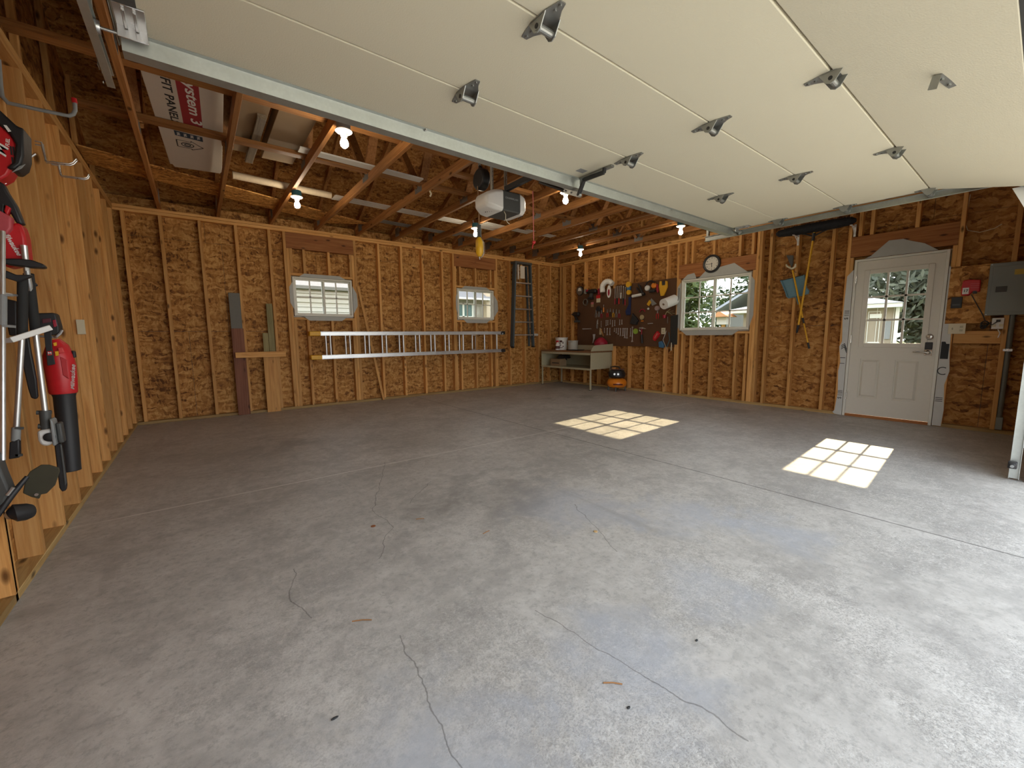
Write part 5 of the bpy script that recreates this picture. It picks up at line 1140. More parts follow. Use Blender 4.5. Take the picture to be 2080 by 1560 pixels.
# push broom resting on two white brackets
br = [((-4.791, 2.550), 'left'), ((-5.459, 2.540), 'right')]
zb = 2.475
for y, nm in ((-4.841, 'left'), (-5.475, 'right')):
    t = root('shelf_bracket', 'white shelf bracket under the %s end of the black broom head' % nm, 'bracket', (W-.1, y, 2.38), 'shelf brackets on the right wall')
    g = G(); g.box(W-.006, W-.0005, y-.012, y+.012, zb-.125, zb+.03); g.box(W-.20, W-.006, y-.012, y+.012, zb-.009, zb-.003); g.build('arms', M['white'], t)
    g = G(); g.tube([(W-.006, y, zb-.10), (W-.05, y, zb-.055), (W-.13, y, zb-.010)], .006, 8); g.build('brace', M['white'], t)
bm_ = root('push_broom', 'wide black push broom with yellow handle hanging on white brackets', 'broom', (W-.1, -5.05, 2.5))
rings = []
for k, (y, r) in enumerate([(-4.60, .022), (-4.63, .045), (-4.8, .060), (-5.05, .062), (-5.3, .060), (-5.46, .048), (-5.50, .024)]):
    rings.append([(W-.105+r*1.35*math.cos(a), y, zb+.062+r*math.sin(a)) for a in [2*pi*j/14 for j in range(14)]])
g = G(); g.loft(rings)
rng = random.Random(5)
for k in range(900):
    y = -4.64-.83*rng.random(); a = 2*pi*rng.random(); r = .055
    p = Vector((W-.105+r*1.3*math.cos(a), y, zb+.062+r*math.sin(a))); d = Vector((math.cos(a)*1.2, rng.uniform(-.4,.4), math.sin(a))).normalized()
    if p.z+d.z*.02 < zb+.001: continue
    g.add([p, p+d*.02, p+d*.02+Vector((0,.003,0)), p+Vector((0,.003,0))], [(0,1,2,3)])
g.build('bristle_head', plain('black_bristle', (.012,.013,.016), .85), bm_)
A = Vector((7.483, -5.060, 2.513)); B = Vector((7.498, -4.946, 1.229)); Bt = Vector((7.498, -4.930, 1.111)); Jn = A.lerp(B, .07)
G().cyl(A, B, .0125, n=12).build('handle', M['yellow'], bm_, smooth=True)
G().tube([B, B.lerp(Bt, .85), Bt], [.0155, .014, .005], 12).build('grip', M['black'], bm_, smooth=True)
g = G(); g.cyl(A.lerp(B, .035), A.lerp(B, .115), .018, n=12)
for dy in (.16, -.17): g.tube([Jn, Jn+Vector((.0, dy*.6, .045)), (W-.10, Jn.y+dy, zb+.012)], [.010, .008, .008], 8)
g.build('y_brace', M['black'], bm_, smooth=True)
# long handled brush and dustpan
g = None
bs = root('long_handled_brush', 'slim yellow handled brush with black bristles crossing the broom handle', 'brush', (W-.03, -4.95, .9))
A = Vector((7.535, -4.813, 2.007)); B = Vector((7.541, -5.062, 0.979)); B2 = Vector((7.541, -5.085, 0.896))
G().cyl(A, A.lerp(B, .70), .0115, n=12).build('handle', M['yellow'], bs, smooth=True); G().cyl(A.lerp(B, .70), B, .0090, n=12).build('handle_extension', M['yellow'], bs, smooth=True); G().cyl(A.lerp(B,.66), A.lerp(B,.735), .0125, n=12).build('collar', M['black'], bs); G().cyl(B, B2, .013, n=12).build('grip', M['black'], bs, smooth=True)
a = [(-4.725, 2.228), (-4.812, 2.214), (-4.814, 2.091), (-4.799, 2.045)]
G().prism(a, 'x', W-.062, W-.03).build('bristles', M['dark'], bs, bevel=.003)
g = G(); p = Vector((7.535, -4.805, 2.029)); g.tube([p, Vector((7.535, -4.741, 2.072)), Vector((7.535, -4.727, 2.101))], [.012, .012, .009], 8); g.tube([p, Vector((7.535, -4.841, 2.051)), Vector((7.535, -4.844, 2.092))], [.012, .016, .010], 8); g.build('scraper', M['ivory'], bs, smooth=True)
q = Vector((7.535, -4.814, 1.986)); G().tube([(W-.0004, -4.841, q.z-.002), (q.x, q.y, q.z-.016)], .006, 8).build('wall_hook', M['steel'], bs)
a = [(-4.665, 1.881), (-4.951, 1.928), (-4.986, 1.744), (-5.018, 1.701), (-5.015, 1.667), (-4.957, 1.651), (-4.781, 1.624), (-4.755, 1.647), (-4.739, 1.705)]
dp = root('dustpan', 'blue grey dustpan hanging behind the crossed yellow handles', 'dustpan', (W-.01, *a[6]))
G().prism(a, 'x', W-.014, W+.0005).build('pan', M['dustpan'], dp)
g = G(); g.tube([(W-.022, *q) for q in a[1:]+[a[0]]][0:9], .011, 8); g.build('rim', M['dustpan'], dp, smooth=True)
G().beam((W-.016, *a[0]), (W-.016, *a[1]), .012, .008).build('rubber_lip', M['black'], dp)
q0, q1 = (-4.870, 1.637), (-4.907, 1.524); G().beam((W-.02, *q0), (W-.02, *q1), .012, .03, (1,0,0)).build('handle', M['dustpan'], dp, bevel=.004)
# plywood backing, breaker panel, outlets
b0, b1, b2 = (-6.378, 1.845), (-6.70, 1.205), 0
tag(G().box(W-.0125, W-.0004, -6.72, -6.378, 1.205, 1.842).build('backing_board', M['osb_panel'], bevel=.001, seg=1), 'strand board backing panel between the entry door and the grey breaker panel', 'board')
ep = root('breaker_panel', 'grey metal breaker panel at the right end of the right wall', 'breaker panel', (W-.03, -6.87, 1.29))
py0, py1, pz0, pz1 = -7.06, -6.672, 1.285, 1.838
G().box(W-.0145, W+.07, py0+.012, -6.852, pz0+.012, pz1-.012).build('box', M['panel_grey'], ep)
G().box(W-.026, W-.014, py0, py1, pz0, pz1).build('front_cover', M['panel_grey'], ep, bevel=.004)
G().box(W-.030, W-.0255, py0+.03, py1-.025, pz0+.035, pz1-.035).build('hinged_door', M['panel_grey'], ep, bevel=.002)
a, b = (-6.731, 1.586), (-6.809, 1.538); G().box(W-.034, W-.0295, b[0], a[0], b[1]-.008, a[1]+.004).build('latch', M['dark'], ep, bevel=.002)
a, b = (-6.846, 1.757), (-6.925, 1.702); G().box(W-.0308, W-.0298, b[0], a[0], b[1], a[1]).build('yellow_label', plain('yellow_label', (.52,.38,.08), .6), ep)
for y in (py1-.012, py0+.012):
    for z in (pz0+.012, pz1-.012): G().cyl((W-.028, y, z), (W-.0255, y, z), .006, n=10).build('screw', M['steel'], ep)
cd_ = root('conduit', 'grey electrical conduit running from the breaker panel down to the floor plate', 'conduit', (W+.03, -6.87, .05))
G().cyl((W+.03, -6.868, .17), (W+.03, -6.868, 1.29), .024, n=18).build('pipe', plain('grey_pvc_conduit', (.16,.175,.165), .5), cd_, smooth=True)
G().box(W+.003, W+.06, -6.90, -6.835, .043, .18).build('lower_box', M['panel_grey'], cd_, bevel=.004); G().box(W-.004, W+.004, -6.90, -6.835, .90, .925).build('strap', M['steel'], cd_)
a = [(-6.486, 1.515), (-6.482, 1.605), (-6.488, 1.675), (-6.528, 1.684), (-6.619, 1.674), (-6.622, 1.544), (-6.568, 1.549), (-6.552, 1.524), (-6.542, 1.508)]
ch = root('battery_charger', 'red battery charger mounted on the strand board beside the breaker panel', 'charger', (W-.03, *a[0]))
body = G().prism(a, 'x', W-.075, W-.0128).build('body', M['red'], ch, bevel=.008)
g = G()
for k in (0, 1, 2): p, q = (-6.549, 1.643), (-6.614, 1.637); g.beam((W-.0762, p[0], p[1]-.006-k*.022), (W-.0762, q[0], q[1]-.006-k*.022), .003, .005)
g.build('rib', plain('pink_highlight_plastic', (.62,.10,.12), .3), body)
a, b = (-6.493, 1.596), (-6.541, 1.527); lb = G().box(W-.0765, W-.0752, b[0], a[0], b[1], a[1]).build('label_plate', M['paper'], ch)
text('label_text', '17', .038, M['ink'], lb, frame((W-.0768, (a[0]+b[0])/2, (a[1]+b[1])/2), (0,-1,0), (0,0,1)), .0002)
p, q = (-6.571, 1.557), (-6.601, 1.533); G().box(W-.077, W-.03, q[0], p[0], q[1]-.004, p[1]).build('cord_inlet', M['black'], ch)
g = G(); w0, w1, w2, w3, w4, w5 = (7.533, -6.561, 1.522), (7.553, -6.613, 1.401), (7.561, -6.665, 1.286), (7.553, -6.684, 1.227), (7.553, -6.737, 1.183), (7.553, -6.778, 1.226)
g.tube([w0, w1, w2, w3, w4, w5], .0045, 8); crd = g.build('power_cord', M['black'], ch, smooth=True)
g = G()
for k in range(3): c_ = Vector(w3); g.torus((c_.x-.006*k, c_.y+.004*k, c_.z-.03-.016*k), .028-.004*k, .006, 'x', 16, 6)
g.build('cord_bundle', M['black'], crd, smooth=True); G().box(W-.045, W-.021, w5[1]-.014, w5[1]+.014, w5[2]-.012, w5[2]+.012).build('plug', M['black'], crd, bevel=.003)
a, b = (-6.410, 1.503), (-6.496, 1.376)
dc = root('door_control', 'small black wall control left of the red charger', 'wall control', (W-.02, *b)); G().box(W-.026, W-.0128, b[0], a[0], b[1]+.004, a[1]).build('housing', M['black'], dc, bevel=.004)
G().box(W-.028, W-.0258, b[0]+.012, a[0]-.012, b[1]+.03, b[1]+.05).build('button', M['dark'], dc, bevel=.002)
a, b = (-6.412, 1.206), (-6.545, 1.089)
sp_ = root('switch_plate', 'ivory double switch plate below the strand board beside the entry door', 'switch', (W-.01, *b)); G().box(W-.0135, W-.0065, b[0], a[0]+.002, b[1], a[1]).build('cover', M['ivory'], sp_, bevel=.002)
G().box(W-.02, W-.013, a[0]-.036, a[0]-.026, (a[1]+b[1])/2-.012, (a[1]+b[1])/2+.012).build('toggle', M['beige'], sp_, bevel=.002); g = G()
for dz in (-.02, .02): G().box(W-.0148, W-.0134, b[0]+.020, b[0]+.045, (a[1]+b[1])/2+dz-.012, (a[1]+b[1])/2+dz+.012).build('socket', M['beige'], sp_, bevel=.003)
G().box(W-.0065, W+.05, b[0]+.008, a[0]-.004, b[1]+.006, a[1]-.006).build('wall_box', M['blue'], sp_)
a, b = (-6.733, 1.257), (-6.819, 1.139)
ou = root('power_outlet', 'white square outlet plate with a black plug below the breaker panel', 'outlet', (W-.01, *b)); G().box(W-.02, W-.0065, b[0], a[0], b[1], a[1]).build('cover', M['white'], ou, bevel=.003)
for dy in (-.025, .025): G().box(W-.0216, W-.0199, (a[0]+b[0])/2+dy-.014, (a[0]+b[0])/2+dy+.014, (a[1]+b[1])/2-.036, (a[1]+b[1])/2-.008).build('socket', M['ivory'], ou, bevel=.003)
G().box(W-.0065, W+.05, b[0]+.01, a[0]-.01, b[1]+.01, a[1]-.01).build('wall_box', M['grey'], ou)
q0, q1, q2 = (7.573, -6.782, 1.135), (7.571, -6.799, 1.092), (7.577, -6.789, 1.045); G().tube([q0, q1, q2], .005, 8).build('white_wire', M['white'], ou, smooth=True)
tag(G().tube([(7.643, -6.414, 2.394), (7.643, -6.468, 2.239), (7.643, -6.558, 2.200), (7.643, -6.662, 2.220), (7.643, -6.711, 2.256)], .004, 6).build('white_cable', M['ivory']), 'thin pale cable draped across the strand board above the entry door corner', 'cable')
tag(G().tube([(7.633, -6.455, 2.624), (7.633, -6.441, 2.391), (7.633, -6.437, 2.126), (7.633, -6.436, 1.899)], .005, 6).build('white_cable', M['ivory']), 'thin pale cable running down the stud right of the entry door', 'cable')

# ------------------------------------------------------------------ tools hanging on the studs of the left wall
def slabY(poly, yc, t, nm, m, par, bev=.004):
    return G().prism(poly, 'y', yc-t/2, yc+t/2).build(nm, m, par, bevel=bev)
def P3(q, y): return (q[0], y, q[1])
# blower
BYc = -4.05
bl = root('leaf_blower', 'red and black cordless leaf blower hanging nozzle down on the left wall', 'leaf blower', ((0.122, -4.050, 0.423)))
ax = [(0.127, -4.050, 1.117), (0.134, -4.050, 1.085), (0.134, -4.050, 1.038), (0.135, -4.050, 0.987), (0.135, -4.050, 0.916), (0.134, -4.050, 0.853), (0.134, -4.050, 0.843)]
G().tube(ax, [.022, .042, .055, .058, .056, .053, .050], 20).build('motor_body', M['red'], bl, smooth=True)
nz = [(0.135, -4.050, 0.850), (0.135, -4.050, 0.825), (0.129, -4.050, 0.634), (0.122, -4.050, 0.437)]
g = G(); g.tube(nz, [.047, .041, .040, .0385], 24, cap=False); n2 = [Vector(nz[3]), Vector(nz[3])+(Vector(nz[2])-Vector(nz[3])).normalized()*.12]; g.tube(n2, [.036, .036], 24, cap=False)
g.torus(nz[3], .0375, .0022, 'z', 24, 6); g.build('nozzle', M['black'], bl, smooth=True)
a = [(0.081, 1.239), (0.089, 1.247), (0.143, 1.251), (0.151, 1.241), (0.157, 1.182), (0.154, 1.152), (0.132, 1.137), (0.081, 1.162)]
bt = slabY(a, BYc, .075, 'battery', M['black'], bl, .008)
slabY([(0.103, 1.219), (0.133, 1.224), (0.133, 1.205), (0.103, 1.197)], BYc-.040, .004, 'battery_window', plain('dark_maroon_plastic', (.10,.02,.03), .4), bt, .002); slabY([(0.137, 1.214), (0.149, 1.217), (0.151, 1.185), (0.139, 1.178)], BYc-.040, .004, 'battery_release', M['darkred'], bt, .002)
g = G(); g.tube([(0.120, -4.060, 1.132), (0.142, -4.080, 1.132), (0.155, -4.080, 1.147), (0.162, -4.070, 1.164)], .006, 8); g.build('hang_loop', M['alu'], bl, smooth=True)
a = [(0.109, 1.151), (0.134, 1.156), (0.130, 1.081), (0.132, 0.996), (0.105, 0.990), (0.107, 1.082)]
stp = slabY(a, -4.118, .006, 'strap', M['black'], bl, .002); slabY([(0.112, 1.060), (0.127, 1.062), (0.127, 1.043), (0.112, 1.041)], -4.1235, .002, 'strap_tag', M['red'], stp, 0); text('strap_mark', 'M', .016, M['paper'], stp, frame(Vector(P3((0.120, 1.051), -4.126)), (1,0,0), (0,0,1)))
a = [(0.184, 1.061), (0.196, 1.058), (0.196, 1.025), (0.185, 1.023)]; slabY(a, BYc, .03, 'side_knob', M['black'], bl, .004)
a = [(0.146, 1.078), (0.163, 1.080), (0.167, 1.053), (0.148, 1.048)]; slabY(a, -4.108, .012, 'lock_button', plain('lighter_red_plastic', (.66,.06,.06), .4), bl, .003)
a = [(0.148, 1.034), (0.172, 1.015), (0.171, 0.918), (0.149, 0.939)]; slabY(a, -4.104, .006, 'side_panel', plain('body_red_panel', (.50,.03,.035), .45), bl, .003)
a = [(0.133, 1.101), (0.145, 1.105), (0.144, 1.088), (0.134, 1.086)]; wl0 = slabY(a, -4.108, .002, 'warning_label', M['yellow'], bl, 0)
a = [(0.136, 1.059), (0.148, 1.061), (0.147, 1.039), (0.136, 1.037)]; slabY(a, -4.114, .002, 'warning_label', M['yellow'], bl, 0)
c = (0.182, -4.095, 0.927); text('brand_lettering', 'Milwaukee', .030, M['paper'], bl, frame((c[0], c[1]-.004, c[2]), (.14,-.10,1), (-1,.7,.14)), shear=.3)
# pole saw: power head, shaft, gear case and scabbard
PY = -4.28
ps = root('pole_saw', 'red headed cordless pole saw hanging beside the blower, white gear case at its foot', 'pole saw', ((0.124, -4.280, 0.391)))
a = [(0.108, 1.629), (0.129, 1.623), (0.135, 1.569), (0.133, 1.476), (0.119, 1.449), (0.067, 1.431), (0.054, 1.447), (0.063, 1.566), (0.083, 1.594)]
hd = slabY(a, PY, .085, 'power_head', M['red'], ps, .010)
a = [(0.052, 1.676), (0.079, 1.664), (0.107, 1.645), (0.103, 1.596), (0.086, 1.569), (0.042, 1.580)]; slabY(a, PY-.045, .05, 'battery', plain('pale_red_battery', (.52,.08,.10), .45), ps, .006)
c = (0.094, -4.340, 1.536); text('brand_lettering', 'Milwaukee', .024, M['paper'], hd, frame((c[0], PY-.0445, c[2]), (.35,0,-1), (1,0,.35)), shear=.3)
a = [(0.065, 1.801), (0.088, 1.793), (0.097, 1.758), (0.117, 1.704), (0.131, 1.626), (0.109, 1.627), (0.098, 1.663), (0.084, 1.685), (0.077, 1.643), (0.052, 1.672)]; slabY(a, PY, .045, 'rear_handle', M['black'], ps, .008)
a = [(0.089, 1.700), (0.103, 1.688), (0.089, 1.653), (0.082, 1.672)]; slabY(a, PY-.02, .03, 'trigger', M['red'], ps, .004)
t0_, t1_, t2_ = Vector((0.127, -4.280, 1.600)), Vector((0.119, -4.280, 1.318)), Vector((0.109, -4.280, 0.783))
G().tube([Vector((0.131, -4.340, 1.530)), Vector((0.126, -4.330, 1.400)), t1_], .0105, 14).build('upper_shaft', M['alu'], ps, smooth=True)
G().tube([Vector((0.126, -4.310, 1.411)), t1_, Vector((0.115, -4.280, 1.149))], [.017, .0165, .0165], 14).build('foam_grip', M['rubber'], ps, smooth=True)
G().tube([Vector((0.115, -4.280, 1.154)), t2_], .0105, 14).build('shaft', M['alu'], ps, smooth=True)
a = [(0.127, 1.445), (0.138, 1.446), (0.137, 1.421), (0.127, 1.418)]; slabY(a, -4.352, .002, 'shaft_label', M['paper'], ps, 0)
g = G(); g.tube([(0.082, -4.280, 0.782), (0.129, -4.280, 0.776)], .010, 10); g.tube([(0.109, -4.280, 0.788), (0.105, -4.280, 0.699)], [.020, .019], 12); g.tube([(0.081, -4.280, 0.717), (0.128, -4.280, 0.712)], .012, 10); g.build('shaft_clamp', M['dark'], ps, smooth=True)
a = [(0.081, 0.700), (0.127, 0.705), (0.128, 0.634), (0.107, 0.623), (0.087, 0.631), (0.080, 0.656)]; gc = slabY(a, PY, .07, 'gear_case', M['white'], ps, .010)
c = Vector((0.120, -4.320, 0.667)); G().lathe([(.004, 0), (.019, 0), (.021, .006), (.012, .010), (.004, .010)], (c.x, PY-.036, c.z), '-y', 22).build('oil_cap', M['black'], gc, smooth=True)
a = [(0.129, 0.753), (0.137, 0.742), (0.139, 0.718), (0.139, 0.627), (0.127, 0.624)]; slabY(a, PY-.01, .08, 'side_plate', M['grey'], ps, .004)
a = [(0.140, 0.727), (0.158, 0.727), (0.160, 0.631), (0.141, 0.629)]; slabY(a, PY, .05, 'sprocket_cover', M['dark'], ps, .006)
a = [(0.124, 0.622), (0.147, 0.626), (0.149, 0.565), (0.146, 0.418), (0.141, 0.394), (0.127, 0.390), (0.120, 0.412)]; sc_ = slabY(a, PY, .022, 'scabbard', M['black'], ps, .005)
a = [(0.143, 0.621), (0.149, 0.620), (0.148, 0.433), (0.140, 0.420)]; slabY(a, PY-.013, .006, 'scabbard_rib', M['dark'], sc_, .002)
# upper power head at the picture edge
UY = -4.22
uh = root('trimmer_power_head', 'red and black power head hung highest on the left wall', 'power head', ((0.091, -4.220, 1.815)))
a = [(0.071, 2.061), (0.103, 2.046), (0.127, 1.999), (0.136, 1.972), (0.129, 1.907), (0.116, 1.875), (0.096, 1.833), (0.067, 1.806), (0.044, 1.801)]; ub = slabY(a, UY, .10, 'motor_body', M['red'], uh, .008)
a = [(0.077, 2.119), (0.103, 2.103), (0.128, 2.073), (0.150, 2.046), (0.168, 2.045), (0.158, 1.927), (0.146, 1.886), (0.124, 1.860), (0.099, 1.863), (0.123, 1.893), (0.137, 1.972), (0.126, 2.007), (0.071, 2.065)]; uf = slabY(a, UY-.005, .12, 'battery_guard', M['black'], uh, .008)
a = [(0.114, 1.844), (0.146, 1.869), (0.160, 1.891), (0.140, 1.878)]; slabY(a, UY-.066, .006, 'guard_lip', M['grey'], uf, .002)
g = G()
for i in range(3):
    for j in range(2):
        q = [(0.117, 1.960), (0.125, 1.962)][0]; 
        x0 = (0.117, 1.960)[0]+i*.0075; z0 = (0.117, 1.960)[1]-j*.045; g.box(x0, x0+.0052, UY-.0525, UY-.0503, z0-.036, z0)
g.build('vent_slots', M['ink'], ub)
c = (0.113, 1.973); text('model_lettering', 'FUEL', .016, M['paper'], ub, frame((c[0], UY-.0512, c[1]), (.15,0,1), (-1,0,.15)), shear=.25)
c = (0.089, 1.936); text('brand_lettering', 'M', .06, M['paper'], ub, frame((c[0], UY-.0512, c[1]), (.3,0,1), (-1,0,.3)), shear=.35)
a = [(0.111, 2.039), (0.120, 2.040), (0.131, 2.019), (0.122, 2.014)]; slabY(a, UY-.066, .002, 'guard_label', M['paper'], uf, 0)
# string trimmer shaft and foot
st_ = root('string_trimmer', 'string trimmer with a straight silver shaft at the left picture edge', 'string trimmer', ((0.066, -4.620, 0.368)))
s0, s1 = Vector((0.089, -4.400, 1.571)), Vector((0.049, -4.620, 0.642))
G().tube([s0, s1], .0085, 14).build('shaft', M['alu'], st_, smooth=True)
u0, u1 = s0.lerp(s1, .29), s0.lerp(s1, .425); g = G(); g.tube([u0, u1], .0125, 14); g.beam(u0+Vector((0,-.005,0)), u0+Vector((.03,-.005,0)), .012, .008); g.beam(u1+Vector((0,-.005,0)), u1+Vector((.035,-.005,-.004)), .012, .010); g.build('shaft_coupler', M['grey'], st_)
a = [(0.034, 0.685), (0.047, 0.669), (0.055, 0.595), (0.066, 0.522), (0.049, 0.485), (0.009, 0.439)]; slabY(a, -4.63, .07, 'gear_housing', M['dark'], st_, .008)
g = G(); g.tube([(-.002, -4.70, (0.023, -4.660, 0.436)[2]), (0.023, -4.660, 0.436), (0.060, -4.650, 0.496), (0.106, -4.620, 0.563)], [.013, .013, .012, .008], 10); g.build('lower_arm', M['black'], st_, smooth=True); G().tube([(0.058, -4.668, 0.510), (0.076, -4.663, 0.537)], .006, 8).build('clamp_bolt', M['wr'], st_)
a = [(0.078, 0.488), (0.092, 0.550), (0.107, 0.575), (0.139, 0.596), (0.161, 0.591), (0.189, 0.572), (0.189, 0.557), (0.170, 0.500), (0.143, 0.470), (0.126, 0.470), (0.120, 0.452), (0.099, 0.466)]
dg_ = slabY(a, -4.58, .012, 'debris_guard', plain('dusty_olive_plastic', (.045,.04,.022), .75, var=.3, nscale=14), st_, .003)
c = Vector((0.116, -4.587, 0.474)); G().cyl(c, c+Vector((0,-.006,0)), .006, n=10).build('guard_bolt', M['wr'], dg_)
c0, c1 = Vector((0.055, -4.640, 0.426)), Vector((0.101, -4.600, 0.412))
g = G(); g.tube([Vector((0.051, -4.640, 0.421)), Vector((0.063, -4.640, 0.426)), Vector((0.087, -4.620, 0.417)), Vector((0.098, -4.610, 0.414)), Vector((0.102, -4.605, 0.413))], [.022, .036, .034, .028, .016], 18); g.build('spool_head', M['black'], st_, smooth=True)
G().tube([Vector((0.049, -4.645, 0.424)), Vector((0.052, -4.640, 0.423))], .018, 14).build('spool_ring', M['wr'], st_)
# extension pole with coupler, and the bar it hangs from
xp = root('extension_pole', 'silver extension pole with black foam top hanging between trimmer and pole saw', 'pole', ((0.010, -4.360, 0.598)))
G().tube([(0.117, -4.360, 1.383), (0.091, -4.360, 1.131)], .0165, 14).build('foam_grip', M['rubber'], xp, smooth=True)
G().tube([(0.091, -4.360, 1.140), (0.033, -4.360, 0.724)], .0098, 14).build('shaft', M['alu'], xp, smooth=True)
G().tube([(0.034, -4.360, 0.733), (0.026, -4.360, 0.674)], .0145, 14).build('coupler', M['grey'], xp, smooth=True)
a = [(0.011, 0.672), (0.040, 0.681), (0.033, 0.598), (0.001, 0.596)]; slabY(a, -4.36, .03, 'coupler_cover', M['black'], xp, .004)
g = G(); g.beam((0.032, -4.370, 0.733), (0.057, -4.370, 0.727), .010, .010); g.beam((0.022, -4.370, 0.610), (0.042, -4.370, 0.608), .010, .010); g.build('lug', M['dark'], xp)
hb = root('hanger_bar', 'white bar sticking out from the left wall in front of two silver poles', 'hanger', ((0.121, -4.400, 1.140)))
g = G(); v0, v1 = Vector((0.067, -4.405, 1.117)), Vector((0.181, -4.360, 1.173)); g.beam(v0, v1, .012, .024); g.build('bar', M['white'], hb, bevel=.003)
G().beam((-.012, v0.y+.0, v0.z-.01), v0+Vector((.002,0,0)), .012, .02).build('stem', M['steel'], hb)
tool_b = root('hedge_trimmer_blade', 'long black blade cover hanging behind the silver poles', 'blade cover', ((0.060, -4.180, 0.832)))
a = [(0.048, 1.151), (0.072, 1.146), (0.073, 1.060), (0.077, 0.931), (0.074, 0.848), (0.066, 0.834), (0.051, 0.843), (0.046, 0.886), (0.040, 1.015)]; slabY(a, -4.18, .02, 'cover', M['black'], tool_b, .005)
a = [(0.027, 1.304), (0.067, 1.292), (0.054, 1.137), (0.028, 1.137), (0.026, 1.208)]; slabY(a, -4.24, .03, 'handle', M['black'], tool_b, .006)
lh = ps
q = [(0.074, 1.463), (0.118, 1.467), (0.154, 1.465), (0.183, 1.452), (0.191, 1.440), (0.184, 1.433), (0.151, 1.432), (0.115, 1.435), (0.072, 1.440)]; slabY(q, -4.348, .05, 'loop_handle', M['black'], lh, .006)
q = [(0.053, 1.413), (0.077, 1.413), (0.111, 1.393), (0.154, 1.397), (0.153, 1.388), (0.111, 1.364), (0.079, 1.378), (0.050, 1.384)]; slabY(q, -4.400, .03, 'pole_clamp', M['black'], lh, .004)
q = [(0.119, 1.386), (0.133, 1.378), (0.138, 1.368), (0.133, 1.361), (0.117, 1.366)]; slabY(q, -4.255, .02, 'strap_eye', M['black'], lh, .003)
mb_ = [(0.020, 1.407), (0.054, 1.389), (0.042, 1.300), (0.010, 1.308)]; mb_ = [(-.003, mb_[0][1]), mb_[1], mb_[2], (-.003, mb_[3][1])]
tag(slabY(mb_, -4.085, .04, 'mounting_block', M['pine_z'], None, .002), 'small pine block on the left wall behind the black foam grips', 'block')
# hooks and switch box
hk = root('storage_hook', 'large grey steel hook with a red tip high on the left wall', 'hook', (.05, -3.77, 2.2))
p = [Vector((0.019, -3.770, 2.523)), Vector((0.013, -3.770, 2.395)), Vector((0.013, -3.770, 2.346)), Vector((0.030, -3.770, 2.321)), Vector((0.137, -3.770, 2.321)), Vector((0.245, -3.770, 2.323)), Vector((0.263, -3.770, 2.337)), Vector((0.272, -3.770, 2.360)), Vector((0.274, -3.770, 2.400))]
G().tube(p, .0095, 12).build('arm', M['grey'], hk, smooth=True); G().box(-.003, .006, -3.785, -3.755, p[1].z-.03, p[0].z).build('mounting_plate', M['grey'], hk); e = p[-1]; G().tube([e-Vector((0,0,.004)), e+Vector((-.002,0,.02))], .0115, 12).build('tip', M['red'], hk, smooth=True)
for (pts, y, lab) in (([(0.024, -3.160, 2.348), (0.025, -3.160, 2.316), (0.030, -3.160, 2.238), (0.133, -3.160, 2.245), (0.152, -3.160, 2.258), (0.170, -3.160, 2.284)], -3.16, 'nearer double wire hook on the left wall below the plate'),
                      ([(0.029, -2.800, 2.345), (0.030, -2.800, 2.297), (0.033, -2.800, 2.261), (0.147, -2.800, 2.266), (0.166, -2.800, 2.277), (0.175, -2.800, 2.299)], -2.80, 'farther double wire hook on the left wall below the plate')):
    g = G()
    for dy in (0, .03):
        pp = [Vector(q)+Vector((0, dy, 0)) for q in pts]; g.tube(pp, .0042, 8)
    pp = Vector(pts[-1]); g.tube([pp, pp+Vector((0,.03,0))], .0042, 8)
    q0 = Vector(pts[0]); g.tube([(-.004, y, q0.z), (q0.x+.002, y, q0.z)], .0042, 8); g.tube([(-.004, y, q0.z-.02), (q0.x+.002, y, q0.z-.02)], .0042, 8)
    tag(g.build('wire_hook', M['steel'], smooth=True), lab, 'hook', 'wire hooks on the left wall')
tag(G().tube([(-.004, -3.49, Vector((0.023, -3.520, 2.130)).z-.01), (0.023, -3.520, 2.130), (0.056, -3.520, 2.167)], .006, 8).build('steel_peg', M['steel']), 'short bright steel peg beside the upper red power head', 'peg')
sb_ = root('wall_box', 'small white switch box on a stud of the left wall', 'switch', (.01, -2.49, 1.2))
G().box(-.03, .004, -2.50, -2.475, 1.16, 1.27).build('box', M['white'], sb_, bevel=.002); G().box(-.035, .012, -2.507, -2.4995, 1.158, 1.272).build('cover', M['ivory'], sb_, bevel=.002)
# small things on the floor
tag(G().lathe([(.004, 0), (.014, 0), (.014, .002), (.004, .002)], (1.442, -4.771, 0.0002), 'z', 16).build('rusty_disc', plain('rust', (.26,.09,.03), .8)), 'small rust brown disc lying on the bare floor left of centre', 'disc')
M['needle'] = plain('dry_needle', (.33,.16,.06), .8)
for (x, y, a, L, lab) in [(1.129, -5.557, -.55, .075, 'dry brown needle on the floor near the left cracks'), (1.672, -6.356, -.75, .06, 'curved dry needle on the floor nearest the camera, right of the long crack'), (1.923, -5.257, .2, .05, 'short dry needle on the floor near the middle tyre prints'),
                          (1.70, -4.86, -.5, .05, 'thin dry needle on the floor right of the rust brown disc')]:
    d = Vector((math.cos(a), math.sin(a), 0))*L/2; c = Vector((x, y, .003)); tag(G().tube([c-d, c+Vector((-d.y, d.x, 0))*.12, c+d], .0022, 6).build('pine_needle', M['needle']), lab, 'needle', 'dry needles on the floor')
for (x, y, lab) in [(2.063, -6.425, 'dark crumb'), (1.641, -6.44, 'larger dark leaf crumb'), (.933, -5.929, 'dark pebble')]:
    rg = random.Random(int(x*100)); tag(G().ball((x, y, .003), .0055, 7, 5, (1.2+rg.random(), .8, .5)).build('debris_crumb', M['ink']), lab + ' on the concrete in the foreground' + {'dark crumb': ' at the right of the long crack', 'larger dark leaf crumb': ' centre right', 'dark pebble': ' at the left'}[lab], 'debris')
